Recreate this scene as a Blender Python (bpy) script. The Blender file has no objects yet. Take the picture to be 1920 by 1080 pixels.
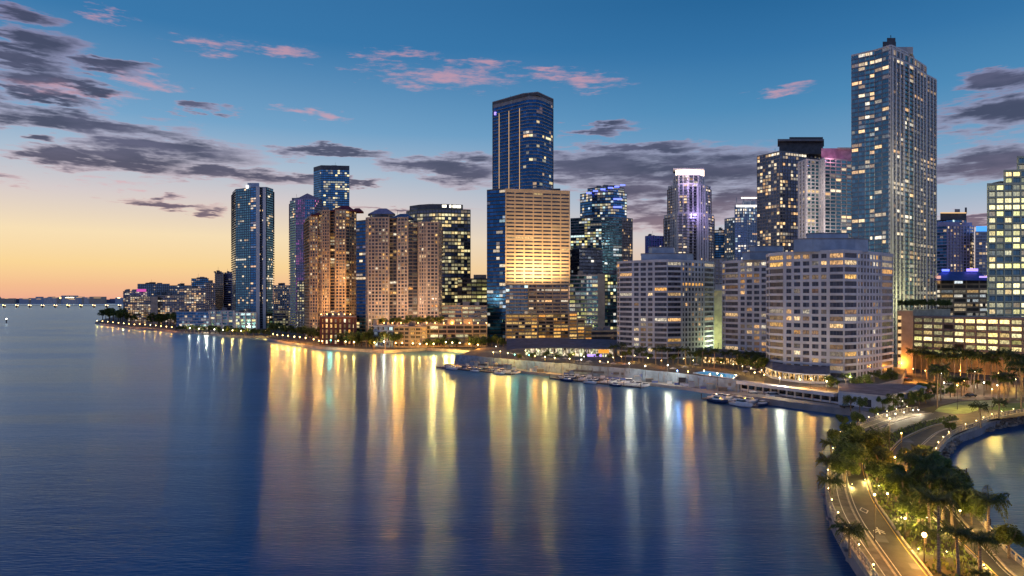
import bpy, math, random
from mathutils import Vector, Matrix
random.seed(7)
R = math.radians
SC = bpy.context.scene
COL = SC.collection
# ------------------------------------------------------------------ camera, sky, sun, exposure
F, H, HY = 1280.0, 40.0, 562.0           # 24 mm lens on 36 mm; eye 40 m above the water
cam = bpy.data.cameras.new("camera"); cam_o = bpy.data.objects.new("camera", cam); COL.objects.link(cam_o)
cam.lens = 24; cam.sensor_width = 36; cam.shift_y = 22/1920; cam.clip_start = 0.5; cam.clip_end = 60000
cam_o.location = (0, 0, H); cam_o.rotation_euler = (R(90), 0, 0)
SC.camera = cam_o
SC.view_settings.view_transform = 'Standard'; SC.view_settings.look = 'None'
SC.view_settings.exposure = 0.0; SC.view_settings.gamma = 1.0; SC.view_settings.use_curve_mapping = False
SC.cycles.use_light_tree = True
SC.cycles.max_bounces = 5; SC.cycles.diffuse_bounces = 2; SC.cycles.glossy_bounces = 3
SC.cycles.transmission_bounces = 2; SC.cycles.transparent_max_bounces = 4
SC.cycles.sample_clamp_indirect = 2.5

def s2l(c):
    f = lambda v: v/12.92 if v <= 0.04045 else ((v+0.055)/1.055)**2.4
    return tuple(f(v/255) for v in c)

class NT:
    """small helper round a node tree"""
    def __init__(s, nt): s.t = nt; s.t.nodes.clear()
    def n(s, typ, **kw):
        o = s.t.nodes.new(typ)
        for k, v in kw.items(): setattr(o, k, v)
        return o
    def _in(s, node, i, v):
        if v is None: return
        if isinstance(v, bpy.types.NodeSocket): s.t.links.new(v, node.inputs[i])
        else: node.inputs[i].default_value = v
    def m(s, op, a, b=None, c=None, clamp=False):
        o = s.n('ShaderNodeMath', operation=op, use_clamp=clamp)
        s._in(o, 0, a); s._in(o, 1, b); s._in(o, 2, c); return o.outputs[0]
    def v(s, op, a, b=None, c=None):
        o = s.n('ShaderNodeVectorMath', operation=op)
        s._in(o, 0, a); s._in(o, 1, b); s._in(o, 2, c)
        return o.outputs[1] if op in ('LENGTH', 'DOT_PRODUCT', 'DISTANCE') else o.outputs[0]
    def mix(s, f, a, b, blend='MIX'):
        o = s.n('ShaderNodeMix', data_type='RGBA', blend_type=blend)
        s._in(o, 0, f); s._in(o, 6, a); s._in(o, 7, b); return o.outputs[2]
    def noise(s, vec, scale, detail=3, rough=0.5, dist=0.0):
        o = s.n('ShaderNodeTexNoise'); s._in(o, 'Vector', vec)
        o.inputs['Scale'].default_value = scale; o.inputs['Detail'].default_value = detail
        o.inputs['Roughness'].default_value = rough; o.inputs['Distortion'].default_value = dist
        return o.outputs[0], o.outputs[1]
    def ramp(s, f, stops, interp='LINEAR'):
        o = s.n('ShaderNodeValToRGB'); s._in(o, 0, f); cr = o.color_ramp; cr.interpolation = interp
        while len(cr.elements) < len(stops): cr.elements.new(0.5)
        for e, (p, c) in zip(cr.elements, stops):
            e.position = p; e.color = (*c[:3], 1)
        return o.outputs[0]
    def sm(s, x, a, b):
        o = s.n('ShaderNodeMapRange', interpolation_type='SMOOTHSTEP'); s._in(o, 0, x)
        o.inputs[1].default_value = a; o.inputs[2].default_value = b; return o.outputs[0]

SUN_AZ, SUN_EL = -46.0, 1.5           # the sun has just gone down on the far left
world = bpy.data.worlds.new("World"); SC.world = world; world.use_nodes = True
def build_sky():
    k = NT(world.node_tree)
    d = k.v('NORMALIZE', k.n('ShaderNodeTexCoord').outputs['Generated'])
    sp = k.n('ShaderNodeSeparateXYZ'); k._in(sp, 0, d)
    el = k.m('MULTIPLY', k.m('ARCSINE', sp.outputs[2]), 180/math.pi)
    az = k.m('MULTIPLY', k.m('ARCTAN2', sp.outputs[0], sp.outputs[1]), 180/math.pi)
    f = k.m('POWER', k.m('DIVIDE', k.m('MAXIMUM', el, 0.0), 90.0), 0.5)
    P = lambda deg: (deg/90)**0.5
    A = [(0,(234,164,146)),(1.0,(245,190,146)),(2.6,(252,216,154)),(4.9,(250,226,184)),(7.8,(216,206,206)),(10.5,(172,192,212)),(13.5,(118,166,204)),(20,(58,122,174)),(45,(26,72,128)),(90,(18,50,100))]
    B = [(0,(214,158,140)),(2.5,(232,200,176)),(5,(206,200,208)),(8,(152,182,208)),(11,(118,164,200)),(15,(78,140,186)),(19,(54,118,170)),(23,(39,102,154)),(45,(20,62,115)),(90,(14,42,88))]
    a = k.ramp(f, [(P(e), s2l(c)) for e, c in A]); b = k.ramp(f, [(P(e), s2l(c)) for e, c in B])
    hv = k.v('NORMALIZE', k.v('MULTIPLY', d, (1, 1, 0)))
    c = k.v('DOT_PRODUCT', hv, (math.sin(R(-40)), math.cos(R(-40)), 0))
    t = k.sm(c, math.cos(R(62)), 1.0)
    base = k.mix(t, b, a)
    # sky behind the camera is made brighter, as fill for the facades facing it
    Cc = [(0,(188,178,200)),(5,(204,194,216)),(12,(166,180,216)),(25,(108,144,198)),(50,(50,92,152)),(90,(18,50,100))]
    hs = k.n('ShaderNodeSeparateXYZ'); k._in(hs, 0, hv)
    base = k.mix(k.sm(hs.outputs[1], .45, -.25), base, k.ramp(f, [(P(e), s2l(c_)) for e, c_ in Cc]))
    # clouds: soft elongated shapes in azimuth and elevation, torn by noise
    n1, n1c = k.noise(k.v('MULTIPLY', d, (1, 1, 4.5)), 7.0, 5, 0.6)
    n2, n2c = k.noise(k.v('MULTIPLY', d, (1, 1, 6.0)), 18.0, 4, 0.62)
    cx = k.n('ShaderNodeCombineXYZ'); k._in(cx, 0, az); k._in(cx, 1, el)
    w = k.v('ADD', cx.outputs[0], k.v('MULTIPLY', k.v('SUBTRACT', n1c, (0.5, 0.5, 0.5)), (9, 3.0, 0)))
    n4, n4c = k.noise(k.v('MULTIPLY', d, (1, 1, 4.5)), 50.0, 4, 0.65)
    w = k.v('ADD', w, k.v('MULTIPLY', k.v('SUBTRACT', n2c, (0.5, 0.5, 0.5)), (5.5, 2.0, 0)))
    def ang(X, Y):
        dx = (X-960)/F; A_ = math.atan(dx); E_ = math.atan((HY-Y)/F*math.cos(A_)); return math.degrees(A_), math.degrees(E_)
    def field(lst, grow):
        m = None
        for X, Y, rx, ry in lst:
            a0, e0 = ang(X, Y); a1, _ = ang(X+rx, Y); _, e1 = ang(X, Y-ry)
            sx, sy = 1/((a1-a0)*grow), 1/((e1-e0)*grow)
            L = k.v('LENGTH', k.v('MULTIPLY_ADD', w, (sx, sy, 0), (-a0*sx, -e0*sy, 0)))
            m = L if m is None else k.m('MINIMUM', m, L)
        return k.m('SUBTRACT', 1.0, m)
    dark = [(20,78,95,30),(45,112,90,16),(60,145,110,24),(20,15,70,18),(190,118,80,13),(150,165,60,12),(130,222,200,19),(330,280,140,25),(110,298,110,13),(235,300,110,18),(430,330,130,16),(540,334,70,8),
            (620,292,90,9),(310,380,95,8),(398,394,34,6),(840,312,120,14),(890,318,70,22),(1130,312,130,30),(1320,318,190,38),(1220,276,110,13),(1390,372,90,34),(1180,360,110,20),(1270,400,120,20),
            (400,208,48,9),(75,265,30,11),(1120,240,62,9),(1880,158,100,17),(1880,215,130,30),(1860,305,150,32),(15,335,60,9),(1810,410,70,9),(60,180,110,10),(650,345,60,6),(790,395,90,6),(2150,250,160,40),(-200,150,160,40)]
    pink = [(410,83,72,15),(560,103,62,13),(760,112,50,13),(830,150,120,17),(930,130,45,10),(265,145,80,13),(200,25,60,9),(1100,160,75,13),(1030,150,40,10),(1470,170,50,8),(600,215,60,9),(110,170,120,16),(240,345,70,8)]
    fd = k.m('ADD', field(dark, 1.04), k.m('MULTIPLY', k.m('ADD', k.m('SUBTRACT', n2, 0.5), k.m('MULTIPLY', k.m('SUBTRACT', n4, 0.5), .25)), 1.45))
    fp = k.m('ADD', k.m('ADD', field(pink, 1.12), k.m('MULTIPLY', k.m('SUBTRACT', n2, 0.5), 2.4)), k.m('MULTIPLY', k.m('SUBTRACT', n4, 0.5), 2.2))
    high = k.sm(el, 2, 12)
    dcol = k.mix(high, (*s2l((112, 92, 112)), 1), (*s2l((56, 66, 92)), 1))
    dcol = k.mix(k.sm(n1, 0.4, 0.65), dcol, k.mix(high, (*s2l((150, 122, 128)), 1), (*s2l((84, 88, 116)), 1)))
    # the rest of the sky, out of the frame, carries the same broken evening cloud
    n3, _ = k.noise(k.v('MULTIPLY', d, (1, 1, 3.0)), 3.0, 6, 0.6)
    out_ = k.sm(k.m('ABSOLUTE', az), 44, 60)
    fo = k.m('MULTIPLY', k.m('MULTIPLY', k.sm(n3, 0.56, 0.7), out_), k.sm(el, 34, 14))
    base = k.mix(k.m('MULTIPLY', k.sm(fp, -0.1, 1.3), 0.6), base, (*s2l((226, 164, 172)), 1))
    base = k.mix(k.m('MULTIPLY', k.sm(fd, -0.35, 0.05), 0.28), base, (*s2l((214, 150, 156)), 1))
    base = k.mix(k.m('MULTIPLY', k.sm(fd, -0.16, 0.62), 0.9), base, dcol)
    base = k.mix(k.m('MULTIPLY', fo, 0.8), base, dcol)
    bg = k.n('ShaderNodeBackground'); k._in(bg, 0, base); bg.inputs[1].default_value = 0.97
    sky = k.n('ShaderNodeTexSky', sky_type='NISHITA', sun_disc=False)
    sky.sun_elevation = R(SUN_EL); sky.sun_rotation = R(SUN_AZ)
    bg2 = k.n('ShaderNodeBackground'); k._in(bg2, 0, sky.outputs[0]); bg2.inputs[1].default_value = 0.001
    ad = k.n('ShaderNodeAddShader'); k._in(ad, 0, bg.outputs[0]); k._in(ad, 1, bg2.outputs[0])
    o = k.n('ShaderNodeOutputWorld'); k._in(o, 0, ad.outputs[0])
build_sky()
world.cycles.sampling_method = 'MANUAL'; world.cycles.sample_map_resolution = 256
sun = bpy.data.lights.new("sun", 'SUN'); sun.energy = 0.06; sun.angle = R(18); sun.color = (1.0, 0.62, 0.42)
sun_o = bpy.data.objects.new("sun", sun); COL.objects.link(sun_o)
sun_o.rotation_euler = Vector((-math.sin(R(SUN_AZ)), -math.cos(R(SUN_AZ)), -math.tan(R(4)))).to_track_quat('-Z', 'Y').to_euler()

# ------------------------------------------------------------------ helpers
def G(X, Y, z=0.0):                       # ground point seen at a place of the picture, on the level z
    D = (H-z)*F/(Y-HY); return ((X-960)/F*D, D)
def PX(X, D): return ((X-960)/F*D, D)
def ZY(Y, D): return H+(HY-Y)/F*D

class MB:
    def __init__(s): s.v = []; s.f = []; s.mi = []; s.c = []
    def face(s, pts, mi=0, c=None):
        i = len(s.v); s.v.extend(pts); s.f.append(tuple(range(i, i+len(pts)))); s.mi.append(mi); s.c.append(c)
    def box(s, c, size, rz=0.0, mi=0):
        cx, cy, cz = c; hx, hy, hz = size[0]/2, size[1]/2, size[2]/2; co, si = math.cos(rz), math.sin(rz)
        i = len(s.v)
        for dz in (-hz, hz):
            for dx, dy in ((-hx,-hy),(hx,-hy),(hx,hy),(-hx,hy)):
                s.v.append((cx+dx*co-dy*si, cy+dx*si+dy*co, cz+dz))
        for q in ((0,3,2,1),(4,5,6,7),(0,1,5,4),(1,2,6,5),(2,3,7,6),(3,0,4,7)):
            s.f.append(tuple(i+a for a in q)); s.mi.append(mi); s.c.append(None)
    def prism(s, poly, z0, z1, mi=0, mtop=None, cap=True, bottom=True):
        n = len(poly); i = len(s.v)
        s.v.extend((x, y, z0) for x, y in poly); s.v.extend((x, y, z1) for x, y in poly)
        for k in range(n):
            s.f.append((i+k, i+(k+1) % n, i+n+(k+1) % n, i+n+k)); s.mi.append(mi); s.c.append(None)
        if cap: s.f.append(tuple(i+n+k for k in range(n))); s.mi.append(mi if mtop is None else mtop); s.c.append(None)
        if cap and bottom: s.f.append(tuple(i+k for k in reversed(range(n)))); s.mi.append(mi); s.c.append(None)
    def tube(s, pts, rad, n=6, mi=0, cap=True):
        rings = []; L = len(pts)
        for j, p in enumerate(pts):
            p = Vector(p); a = Vector(pts[max(0, j-1)]); b = Vector(pts[min(L-1, j+1)])
            t = (b-a).normalized(); u = t.orthogonal().normalized(); w = t.cross(u)
            r = rad[j] if isinstance(rad, (list, tuple)) else rad
            i = len(s.v); rings.append(i)
            for k in range(n):
                an = 2*math.pi*k/n; s.v.append(tuple(p+u*math.cos(an)*r+w*math.sin(an)*r))
        for a, b in zip(rings, rings[1:]):
            for k in range(n):
                s.f.append((a+k, a+(k+1) % n, b+(k+1) % n, b+k)); s.mi.append(mi); s.c.append(None)
        if cap:
            s.f.append(tuple(rings[-1]+k for k in range(n))); s.mi.append(mi); s.c.append(None)
            s.f.append(tuple(rings[0]+k for k in reversed(range(n)))); s.mi.append(mi); s.c.append(None)
    def lathe(s, c, prof, n=10, mi=0):
        rings = []
        for r, z in prof:
            i = len(s.v); rings.append(i)
            for k in range(n):
                a = 2*math.pi*k/n; s.v.append((c[0]+r*math.cos(a), c[1]+r*math.sin(a), c[2]+z))
        for a, b in zip(rings, rings[1:]):
            for k in range(n):
                s.f.append((a+k, a+(k+1) % n, b+(k+1) % n, b+k)); s.mi.append(mi); s.c.append(None)
        s.f.append(tuple(rings[-1]+k for k in range(n))); s.mi.append(mi); s.c.append(None)
        s.f.append(tuple(rings[0]+k for k in reversed(range(n)))); s.mi.append(mi); s.c.append(None)
    def mesh(s, name, mats, smooth=False):
        me = bpy.data.meshes.new(name); me.from_pydata([tuple(v) for v in s.v], [], s.f)
        for m in (mats if isinstance(mats, (list, tuple)) else [mats]): me.materials.append(m)
        if any(s.mi): me.polygons.foreach_set('material_index', s.mi)
        if any(c is not None for c in s.c):
            at = me.color_attributes.new('lit', 'FLOAT_COLOR', 'CORNER'); buf = []
            for f, c in zip(s.f, s.c): buf.extend((c or (0, 0, 0, 0.5))*len(f))
            at.data.foreach_set('color', buf)
        if smooth: me.polygons.foreach_set('use_smooth', [True]*len(s.f))
        me.update(); return me
    def build(s, name, mats, parent=None, smooth=False, **kw):
        return put(name, s.mesh(name, mats, smooth), parent, **kw)

def put(name, data, parent=None, loc=None, rz=None, sc=None, **kw):
    o = bpy.data.objects.new(name, data); COL.objects.link(o)
    if parent is not None: o.parent = parent
    if loc is not None: o.location = loc
    if rz is not None: o.rotation_euler = (0, 0, rz)
    if sc is not None: o.scale = sc if isinstance(sc, (tuple, list)) else (sc, sc, sc)
    for k_, v_ in kw.items():
        if v_ is not None: o[k_] = v_
    return o
def thing(name, label, category, loc=(0, 0, 0), rz=0.0, group=None, sc=None):
    return put(name, None, None, loc, rz, sc, label=label, category=category, group=group)
def copy_tree(o, parent=None):
    c = o.copy(); COL.objects.link(c); c.parent = parent
    for ch in o.children: copy_tree(ch, c)
    return c
ORD = "first second third fourth fifth sixth seventh eighth ninth tenth eleventh twelfth thirteenth fourteenth fifteenth sixteenth seventeenth eighteenth nineteenth twentieth".split()
def nth(i):
    if i < 20: return ORD[i]
    t = ["twenty", "thirty", "forty", "fifty", "sixty", "seventy"][(i+1)//10-2]; r = (i+1) % 10
    return t+"-"+ORD[r-1] if r else {"twenty": "twentieth", "thirty": "thirtieth", "forty": "fortieth", "fifty": "fiftieth", "sixty": "sixtieth", "seventy": "seventieth"}[t]

# ------------------------------------------------------------------ materials
def mat(name, col, rough=0.7, metal=0.0, var=0.15, vscale=0.25, bump=0.0, emit=None, estr=0.0, spec=0.5, col2=None, stretch=(1, 1, 1)):
    m = bpy.data.materials.new(name); m.use_nodes = True; k = NT(m.node_tree)
    p = k.n('ShaderNodeBsdfPrincipled'); tc = k.n('ShaderNodeTexCoord')
    p.inputs['Roughness'].default_value = rough; p.inputs['Metallic'].default_value = metal
    p.inputs['Specular IOR Level'].default_value = spec
    v = k.v('MULTIPLY', tc.outputs['Object'], stretch)
    n, _ = k.noise(v, vscale, 5, 0.62)
    c2 = col2 or tuple(x*(1-2*var) for x in col); c1 = tuple(min(1, x*(1+var)) for x in col) if not col2 else col
    k._in(p, 'Base Color', k.mix(k.sm(n, 0.32, 0.68), (*c2, 1), (*c1, 1)))
    if bump:
        b = k.n('ShaderNodeBump'); b.inputs[0].default_value = bump
        n2, _ = k.noise(v, vscale*12, 4); k._in(b, 'Height', n2); k._in(p, 'Normal', b.outputs[0])
    if emit:
        p.inputs['Emission Color'].default_value = (*emit, 1); p.inputs['Emission Strength'].default_value = estr
    o = k.n('ShaderNodeOutputMaterial'); k._in(o, 0, p.outputs[0]); return m
def glow(name, col, st, sample=True):
    m = bpy.data.materials.new(name); m.use_nodes = True; k = NT(m.node_tree)
    e = k.n('ShaderNodeEmission'); e.inputs[0].default_value = (*col, 1); e.inputs[1].default_value = st
    o = k.n('ShaderNodeOutputMaterial'); k._in(o, 0, e.outputs[0])
    if not sample: m.cycles.emission_sampling = 'NONE'
    return m
def glassmat(name, tint, rough=0.14, metal=0.85, estr=1.0, inner=0.55):
    """coated window glass; the 'lit' attribute of each pane says how its room is lit"""
    m = bpy.data.materials.new(name); m.use_nodes = True; k = NT(m.node_tree)
    p = k.n('ShaderNodeBsdfPrincipled'); a = k.n('ShaderNodeAttribute', attribute_name='lit'); tc = k.n('ShaderNodeTexCoord')
    oi = k.n('ShaderNodeObjectInfo')
    w = k.n('ShaderNodeTexNoise', noise_dimensions='4D')
    k._in(w, 'Vector', k.v('MULTIPLY', tc.outputs['Object'], (1, 1, .6))); w.inputs['Scale'].default_value = 1.5; w.inputs['Detail'].default_value = 3
    k._in(w, 'W', k.m('ADD', k.m('MULTIPLY', a.outputs['Alpha'], 40.0), k.m('MULTIPLY', oi.outputs['Random'], 90.0)))
    f = k.m('MULTIPLY', k.sm(w.outputs[0], 0.36, 0.62), inner); f = k.m('ADD', f, 1.0-inner)
    rnd = a.outputs['Alpha']
    base = k.mix(k.m('POWER', rnd, 3.0), (*tint, 1), (*tuple(min(1, x*1.9+0.012) for x in tint), 1))
    k._in(p, 'Base Color', base); p.inputs['Metallic'].default_value = metal
    k._in(p, 'Roughness', k.m('ADD', k.m('MULTIPLY', rnd, 0.2), rough))
    k._in(p, 'Emission Color', a.outputs['Color']); k._in(p, 'Emission Strength', k.m('MULTIPLY', f, estr))
    o = k.n('ShaderNodeOutputMaterial'); k._in(o, 0, p.outputs[0]); m.cycles.emission_sampling = 'NONE'; return m
M = {}
M['white'] = mat('white_render', (.43, .47, .56), .75, var=.10, vscale=.12, stretch=(1, 1, .3))
M['white2'] = mat('pale_render', (.54, .51, .50), .75, var=.12, vscale=.12, stretch=(1, 1, .3))
M['beige'] = mat('beige_stone', (.46, .37, .25), .7, var=.08, vscale=.1)
M['tan'] = mat('tan_render', (.5, .36, .22), .75, var=.12, vscale=.15)
M['pinkish'] = mat('pink_beige_render', (.42, .35, .28), .75, var=.12, vscale=.12)
M['purple'] = mat('lilac_render', (.38, .34, .5), .7, var=.12)
M['grey'] = mat('grey_concrete', (.27, .27, .28), .8, var=.15)
M['dgrey'] = mat('dark_grey_panel', (.07, .075, .09), .55, var=.2)
M['dark'] = mat('dark_core', (.02, .022, .03), .5, var=.2)
M['steel'] = mat('pale_blue_metal', (.2, .27, .38), .35, .6, var=.1)
M['slab'] = mat('concrete_slab', (.2, .2, .22), .75, var=.1)
M['redroof'] = mat('dark_red_roof', (.22, .03, .04), .6, var=.2, vscale=.4)
M['redwall'] = mat('dark_red_wall', (.07, .02, .022), .7, var=.2)
M['roofgrey'] = mat('roof_gravel', (.2, .21, .24), .9, var=.2)
M['bluewall'] = mat('pale_blue_painted_wall', (.17, .24, .35), .6, var=.16, vscale=.35, bump=.15)
M['blueroof'] = mat('blue_metal_roof', (.08, .13, .36), .45, .3, var=.1)
M['roofdark'] = mat('slate_blue_membrane', (.075, .085, .13), .6, var=.2)
M['asphalt'] = mat('asphalt', (.034, .036, .032), .62, var=.3, vscale=.5, bump=.2)
M['pave'] = mat('pale_paving', (.13, .12, .10), .8, var=.2, vscale=.6, bump=.1)
M['kerb'] = mat('kerb_concrete', (.42, .37, .28), .8, var=.15, vscale=1)
M['paint'] = mat('road_paint', (.7, .68, .6), .7, var=.2, vscale=3)
M['ypaint'] = mat('yellow_road_paint', (.7, .48, .1), .7, var=.2, vscale=3)
M['soil'] = mat('planted_soil', (.045, .04, .025), .95, var=.3, vscale=.6, col2=(.03, .045, .015))
M['lawn'] = mat('mown_lawn', (.07, .15, .03), .95, var=.2, vscale=.5, bump=.4)
M['land'] = mat('town_ground', (.10, .095, .09), .9, var=.3, vscale=.06)
M['rock'] = mat('grey_rock', (.22, .19, .16), .9, var=.35, vscale=1.3, bump=.5)
M['bark'] = mat('bark', (.16, .12, .085), .9, var=.3, vscale=3, bump=.5)
M['palmbark'] = mat('palm_bark', (.24, .19, .14), .9, var=.3, vscale=3, bump=.4, stretch=(1, 1, 3))
M['pole'] = mat('grey_painted_metal', (.05, .05, .05), .5, .3)
M['hull'] = mat('white_gelcoat', (.6, .62, .66), .25, var=.06)
M['hullb'] = mat('navy_gelcoat', (.03, .05, .12), .25)
M['tint'] = mat('tinted_screen', (.015, .02, .03), .1, var=.1, spec=1)
M['dock'] = mat('dock_planks', (.11, .11, .13), .8, var=.3, vscale=1.2)
M['umb'] = mat('canvas', (.5, .46, .4), .9)
M['pool'] = mat('pool_water', (.02, .35, .55), .08, var=.1, emit=(.02, .3, .6), estr=.6)
M['wood'] = mat('wooden_panel', (.3, .16, .06), .6, var=.25)
M['red'] = mat('red_car_paint', (.35, .03, .02), .3)
M['black'] = mat('dark_car_paint', (.02, .02, .025), .25)
M['silver'] = mat('silver_car_paint', (.4, .41, .43), .3, .4)
M['tyre'] = mat('tyre_rubber', (.02, .02, .02), .9)
G_BLUE = glassmat('blue_glass', (.085, .15, .24))
G_DBLUE = glassmat('deep_blue_glass', (.035, .135, .28), metal=.95)
G_TEAL = glassmat('teal_glass', (.08, .21, .26), metal=.95)
G_SIDE = glassmat('flank_glass', (.012, .065, .17), metal=1.0)
G_DARK = glassmat('dark_glass', (.07, .09, .14))
G_GREY = glassmat('grey_glass', (.12, .13, .17))
G_CALM = glassmat('grey_teal_glass', (.07, .15, .20), metal=.95)
G_OPEN = glassmat('car_deck_opening', (.02, .018, .015), rough=.5, metal=.1, inner=.6)
G_WALL = glassmat('flat_glass', (.02, .03, .055), metal=.12, inner=.75)
M['rib'] = mat('white_rib', (.66, .63, .62), .7, var=.06, vscale=.1, stretch=(1, 1, .2))
M['wframe'] = mat('dark_window_frame', (.12, .12, .15), .5)
M['tslab'] = mat('tower_slab_edge', (.15, .19, .26), .6, .2, var=.1)
WARM = [(1, .62, .25), (1, .7, .36), (1, .78, .48), (1, .55, .2), (1, .86, .62)]
GOLD = [(1, .8, .35), (1, .86, .42), (.95, .85, .45), (1, .72, .28)]
ORANGE = [(1, .48, .1), (1, .55, .14), (1, .62, .2), (1, .42, .08)]
COOL = [(.85, .95, 1), (1, .95, .8), (.7, .95, .9), (1, .82, .55), (1, .75, .4)]
GREENY = [(.95, .84, .3), (.85, .8, .28), (1, .78, .28), (1, .86, .4)]
PINK = [(1, .2, .55), (.8, .15, .7), (1, .5, .5), (1, .6, .3)]
E_WHITE = glow('white_lamp', (1, .9, .75), 14, False)
E_WARM = glow('sodium_lamp', (1, .58, .18), 16, False)
E_YEL = glow('yellow_lamp', (1, .78, .32), 16, False)
E_GREEN = glow('teal_lamp', (.2, 1, .7), 12, False)
E_BLUE = glow('blue_lamp', (.25, .45, 1), 12, False)
E_CROWN = glow('crown_floodlight', (1, .78, .62), 4.5, True)
E_LEDB = glow('blue_led_strip', (.12, .16, 1), 3.2, False)
E_LEDV = glow('violet_led_strip', (.35, .25, 1), 2.2, False)
E_LEDW = glow('warm_led_strip', (1, .62, .28), 1.0, False)
E_PINK = glow('pink_led_panel', (.8, .12, .5), .9, False)
E_RED = glow('red_beacon', (1, .05, .05), 8, False)
E_LINE = glow('light_line', (.9, .85, .8), 2.0, False)

def watermat():
    m = bpy.data.materials.new('sea_water'); m.use_nodes = True; k = NT(m.node_tree)
    g = k.n('ShaderNodeNewGeometry'); pos = g.outputs['Position']
    n, _ = k.noise(k.v('MULTIPLY', pos, (.22, 1, 1)), 0.02, 5, .62, .5)      # wind lanes
    b = k.n('ShaderNodeBump'); b.inputs[0].default_value = 1.0; b.inputs[1].default_value = 1.0
    a, _ = k.noise(k.v('MULTIPLY', pos, (.16, 1, 1)), 2.2, 2, .55)
    b2, _ = k.noise(k.v('MULTIPLY', pos, (.2, 1, 1)), 0.13, 3, .6)
    b3, _ = k.noise(k.v('MULTIPLY', pos, (.28, 1, 1)), 0.5, 2, .6)
    k._in(b, 'Height', k.m('ADD', k.m('ADD', k.m('MULTIPLY', a, .13), k.m('MULTIPLY', b2, .2)), k.m('MULTIPLY', b3, .10)))
    d = k.n('ShaderNodeBsdfDiffuse'); k._in(d, 0, k.mix(k.sm(n, .3, .7), (.001, .045, .15, 1), (.002, .07, .21, 1)))
    q = k.n('ShaderNodeBsdfGlossy', distribution='MULTI_GGX'); q.inputs[0].default_value = (.56, .78, 1.0, 1)
    k._in(q, 'Roughness', k.m('ADD', k.m('MULTIPLY', k.sm(n, .38, .62), .10), .15)); k._in(q, 'Normal', b.outputs[0])
    q2 = k.n('ShaderNodeBsdfGlossy', distribution='MULTI_GGX'); q2.inputs[0].default_value = (.58, .76, .92, 1); q2.inputs['Roughness'].default_value = .29
    qm = k.n('ShaderNodeMixShader'); qm.inputs[0].default_value = .42; k._in(qm, 1, q.outputs[0]); k._in(qm, 2, q2.outputs[0])
    f = k.n('ShaderNodeFresnel'); f.inputs[0].default_value = 1.5; k._in(f, 'Normal', b.outputs[0])
    x = k.n('ShaderNodeMixShader'); k._in(x, 0, k.m('MULTIPLY', f.outputs[0], .84)); k._in(x, 1, d.outputs[0]); k._in(x, 2, qm.outputs[0])
    o = k.n('ShaderNodeOutputMaterial'); k._in(o, 0, x.outputs[0]); return m
def leafmat(name, c1, c2):
    m = bpy.data.materials.new(name); m.use_nodes = True; k = NT(m.node_tree)
    p = k.n('ShaderNodeBsdfPrincipled'); g = k.n('ShaderNodeNewGeometry'); oi = k.n('ShaderNodeObjectInfo')
    f = k.m('ADD', k.m('MULTIPLY', g.outputs['Random Per Island'], .7), k.m('MULTIPLY', oi.outputs['Random'], .3))
    k._in(p, 'Base Color', k.mix(f, (*c1, 1), (*c2, 1))); p.inputs['Roughness'].default_value = .55
    t = k.n('ShaderNodeBsdfTranslucent'); k._in(t, 0, k.mix(f, (*c1, 1), (*c2, 1)))
    x = k.n('ShaderNodeMixShader'); x.inputs[0].default_value = .25; k._in(x, 1, p.outputs[0]); k._in(x, 2, t.outputs[0])
    o = k.n('ShaderNodeOutputMaterial'); k._in(o, 0, x.outputs[0]); return m
M['leaf'] = leafmat('leaves', (.012, .035, .008), (.19, .25, .05))
M['frond'] = leafmat('palm_fronds', (.018, .04, .01), (.09, .13, .03))

# ------------------------------------------------------------------ the setting: water, land, causeway
mb = MB(); mb.face([(-30000, -3000, 0), (30000, -3000, 0), (30000, 45000, 0), (-30000, 45000, 0)])
mb.build('water', watermat(), kind='structure')
def prism_obj(name, poly, z0, z1, m, mtop=None, **kw):
    b = MB()
    area = sum(a[0]*c[1]-c[0]*a[1] for a, c in zip(poly, poly[1:]+poly[:1]))
    if area < 0: poly = poly[::-1]
    b.prism(poly, z0, z1, 0, 1 if mtop else None); return b.build(name, [m, mtop] if mtop else m, **kw)
SHORE = [(178,607),(200,611),(230,615),(300,621),(380,628),(440,633),(498,634),(505,638),(540,646),(600,655),(680,660),(720,663),(745,661),(800,657),(860,661),(905,666),(914,669),(852,684),(960,693),(1055,703),(1240,720),(1300,727),(1387,740),(1480,757),(1579,773),(1640,788),(1700,798),(1780,806),(1860,798),(1960,782),(2150,770)]
ZL = 2.2
coast = [G(*p) for p in SHORE]
land = coast+[(900, 300), (2600, 2600), (-300, 2800)]+[G(400, 581), G(240, 583), G(226, 592), G(190, 602)]
prism_obj('ground', land, -2, ZL, M['grey'], M['land'], kind='structure')
# walk along the marina and the raised terrace behind its painted wall
WF = [(852,684),(960,693),(1055,703),(1240,720),(1300,727),(1387,740),(1480,757)]
TW = [(854,680),(1000,694),(1240,716),(1387,735)]
TERR_Z = 5.4
tf = [G(x, y, 1.3) for x, y in TW]
tf2 = [G(1387, 735, 1.3), G(1570, 762, 1.3)]
def off(p, d):                            # a little farther from the eye
    L = math.hypot(*p); return (p[0]*(1+d/L), p[1]*(1+d/L))
terr = tf+[off(tf2[0], 4.5), off(tf2[1], 4.5)]+[PX(1690, 300), PX(1700, 345), PX(1400, 430), PX(1180, 480), PX(905, 500)]
prism_obj('terrace_ground', terr, ZL-1, TERR_Z, M['slab'], M['pave'], kind='structure')

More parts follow.
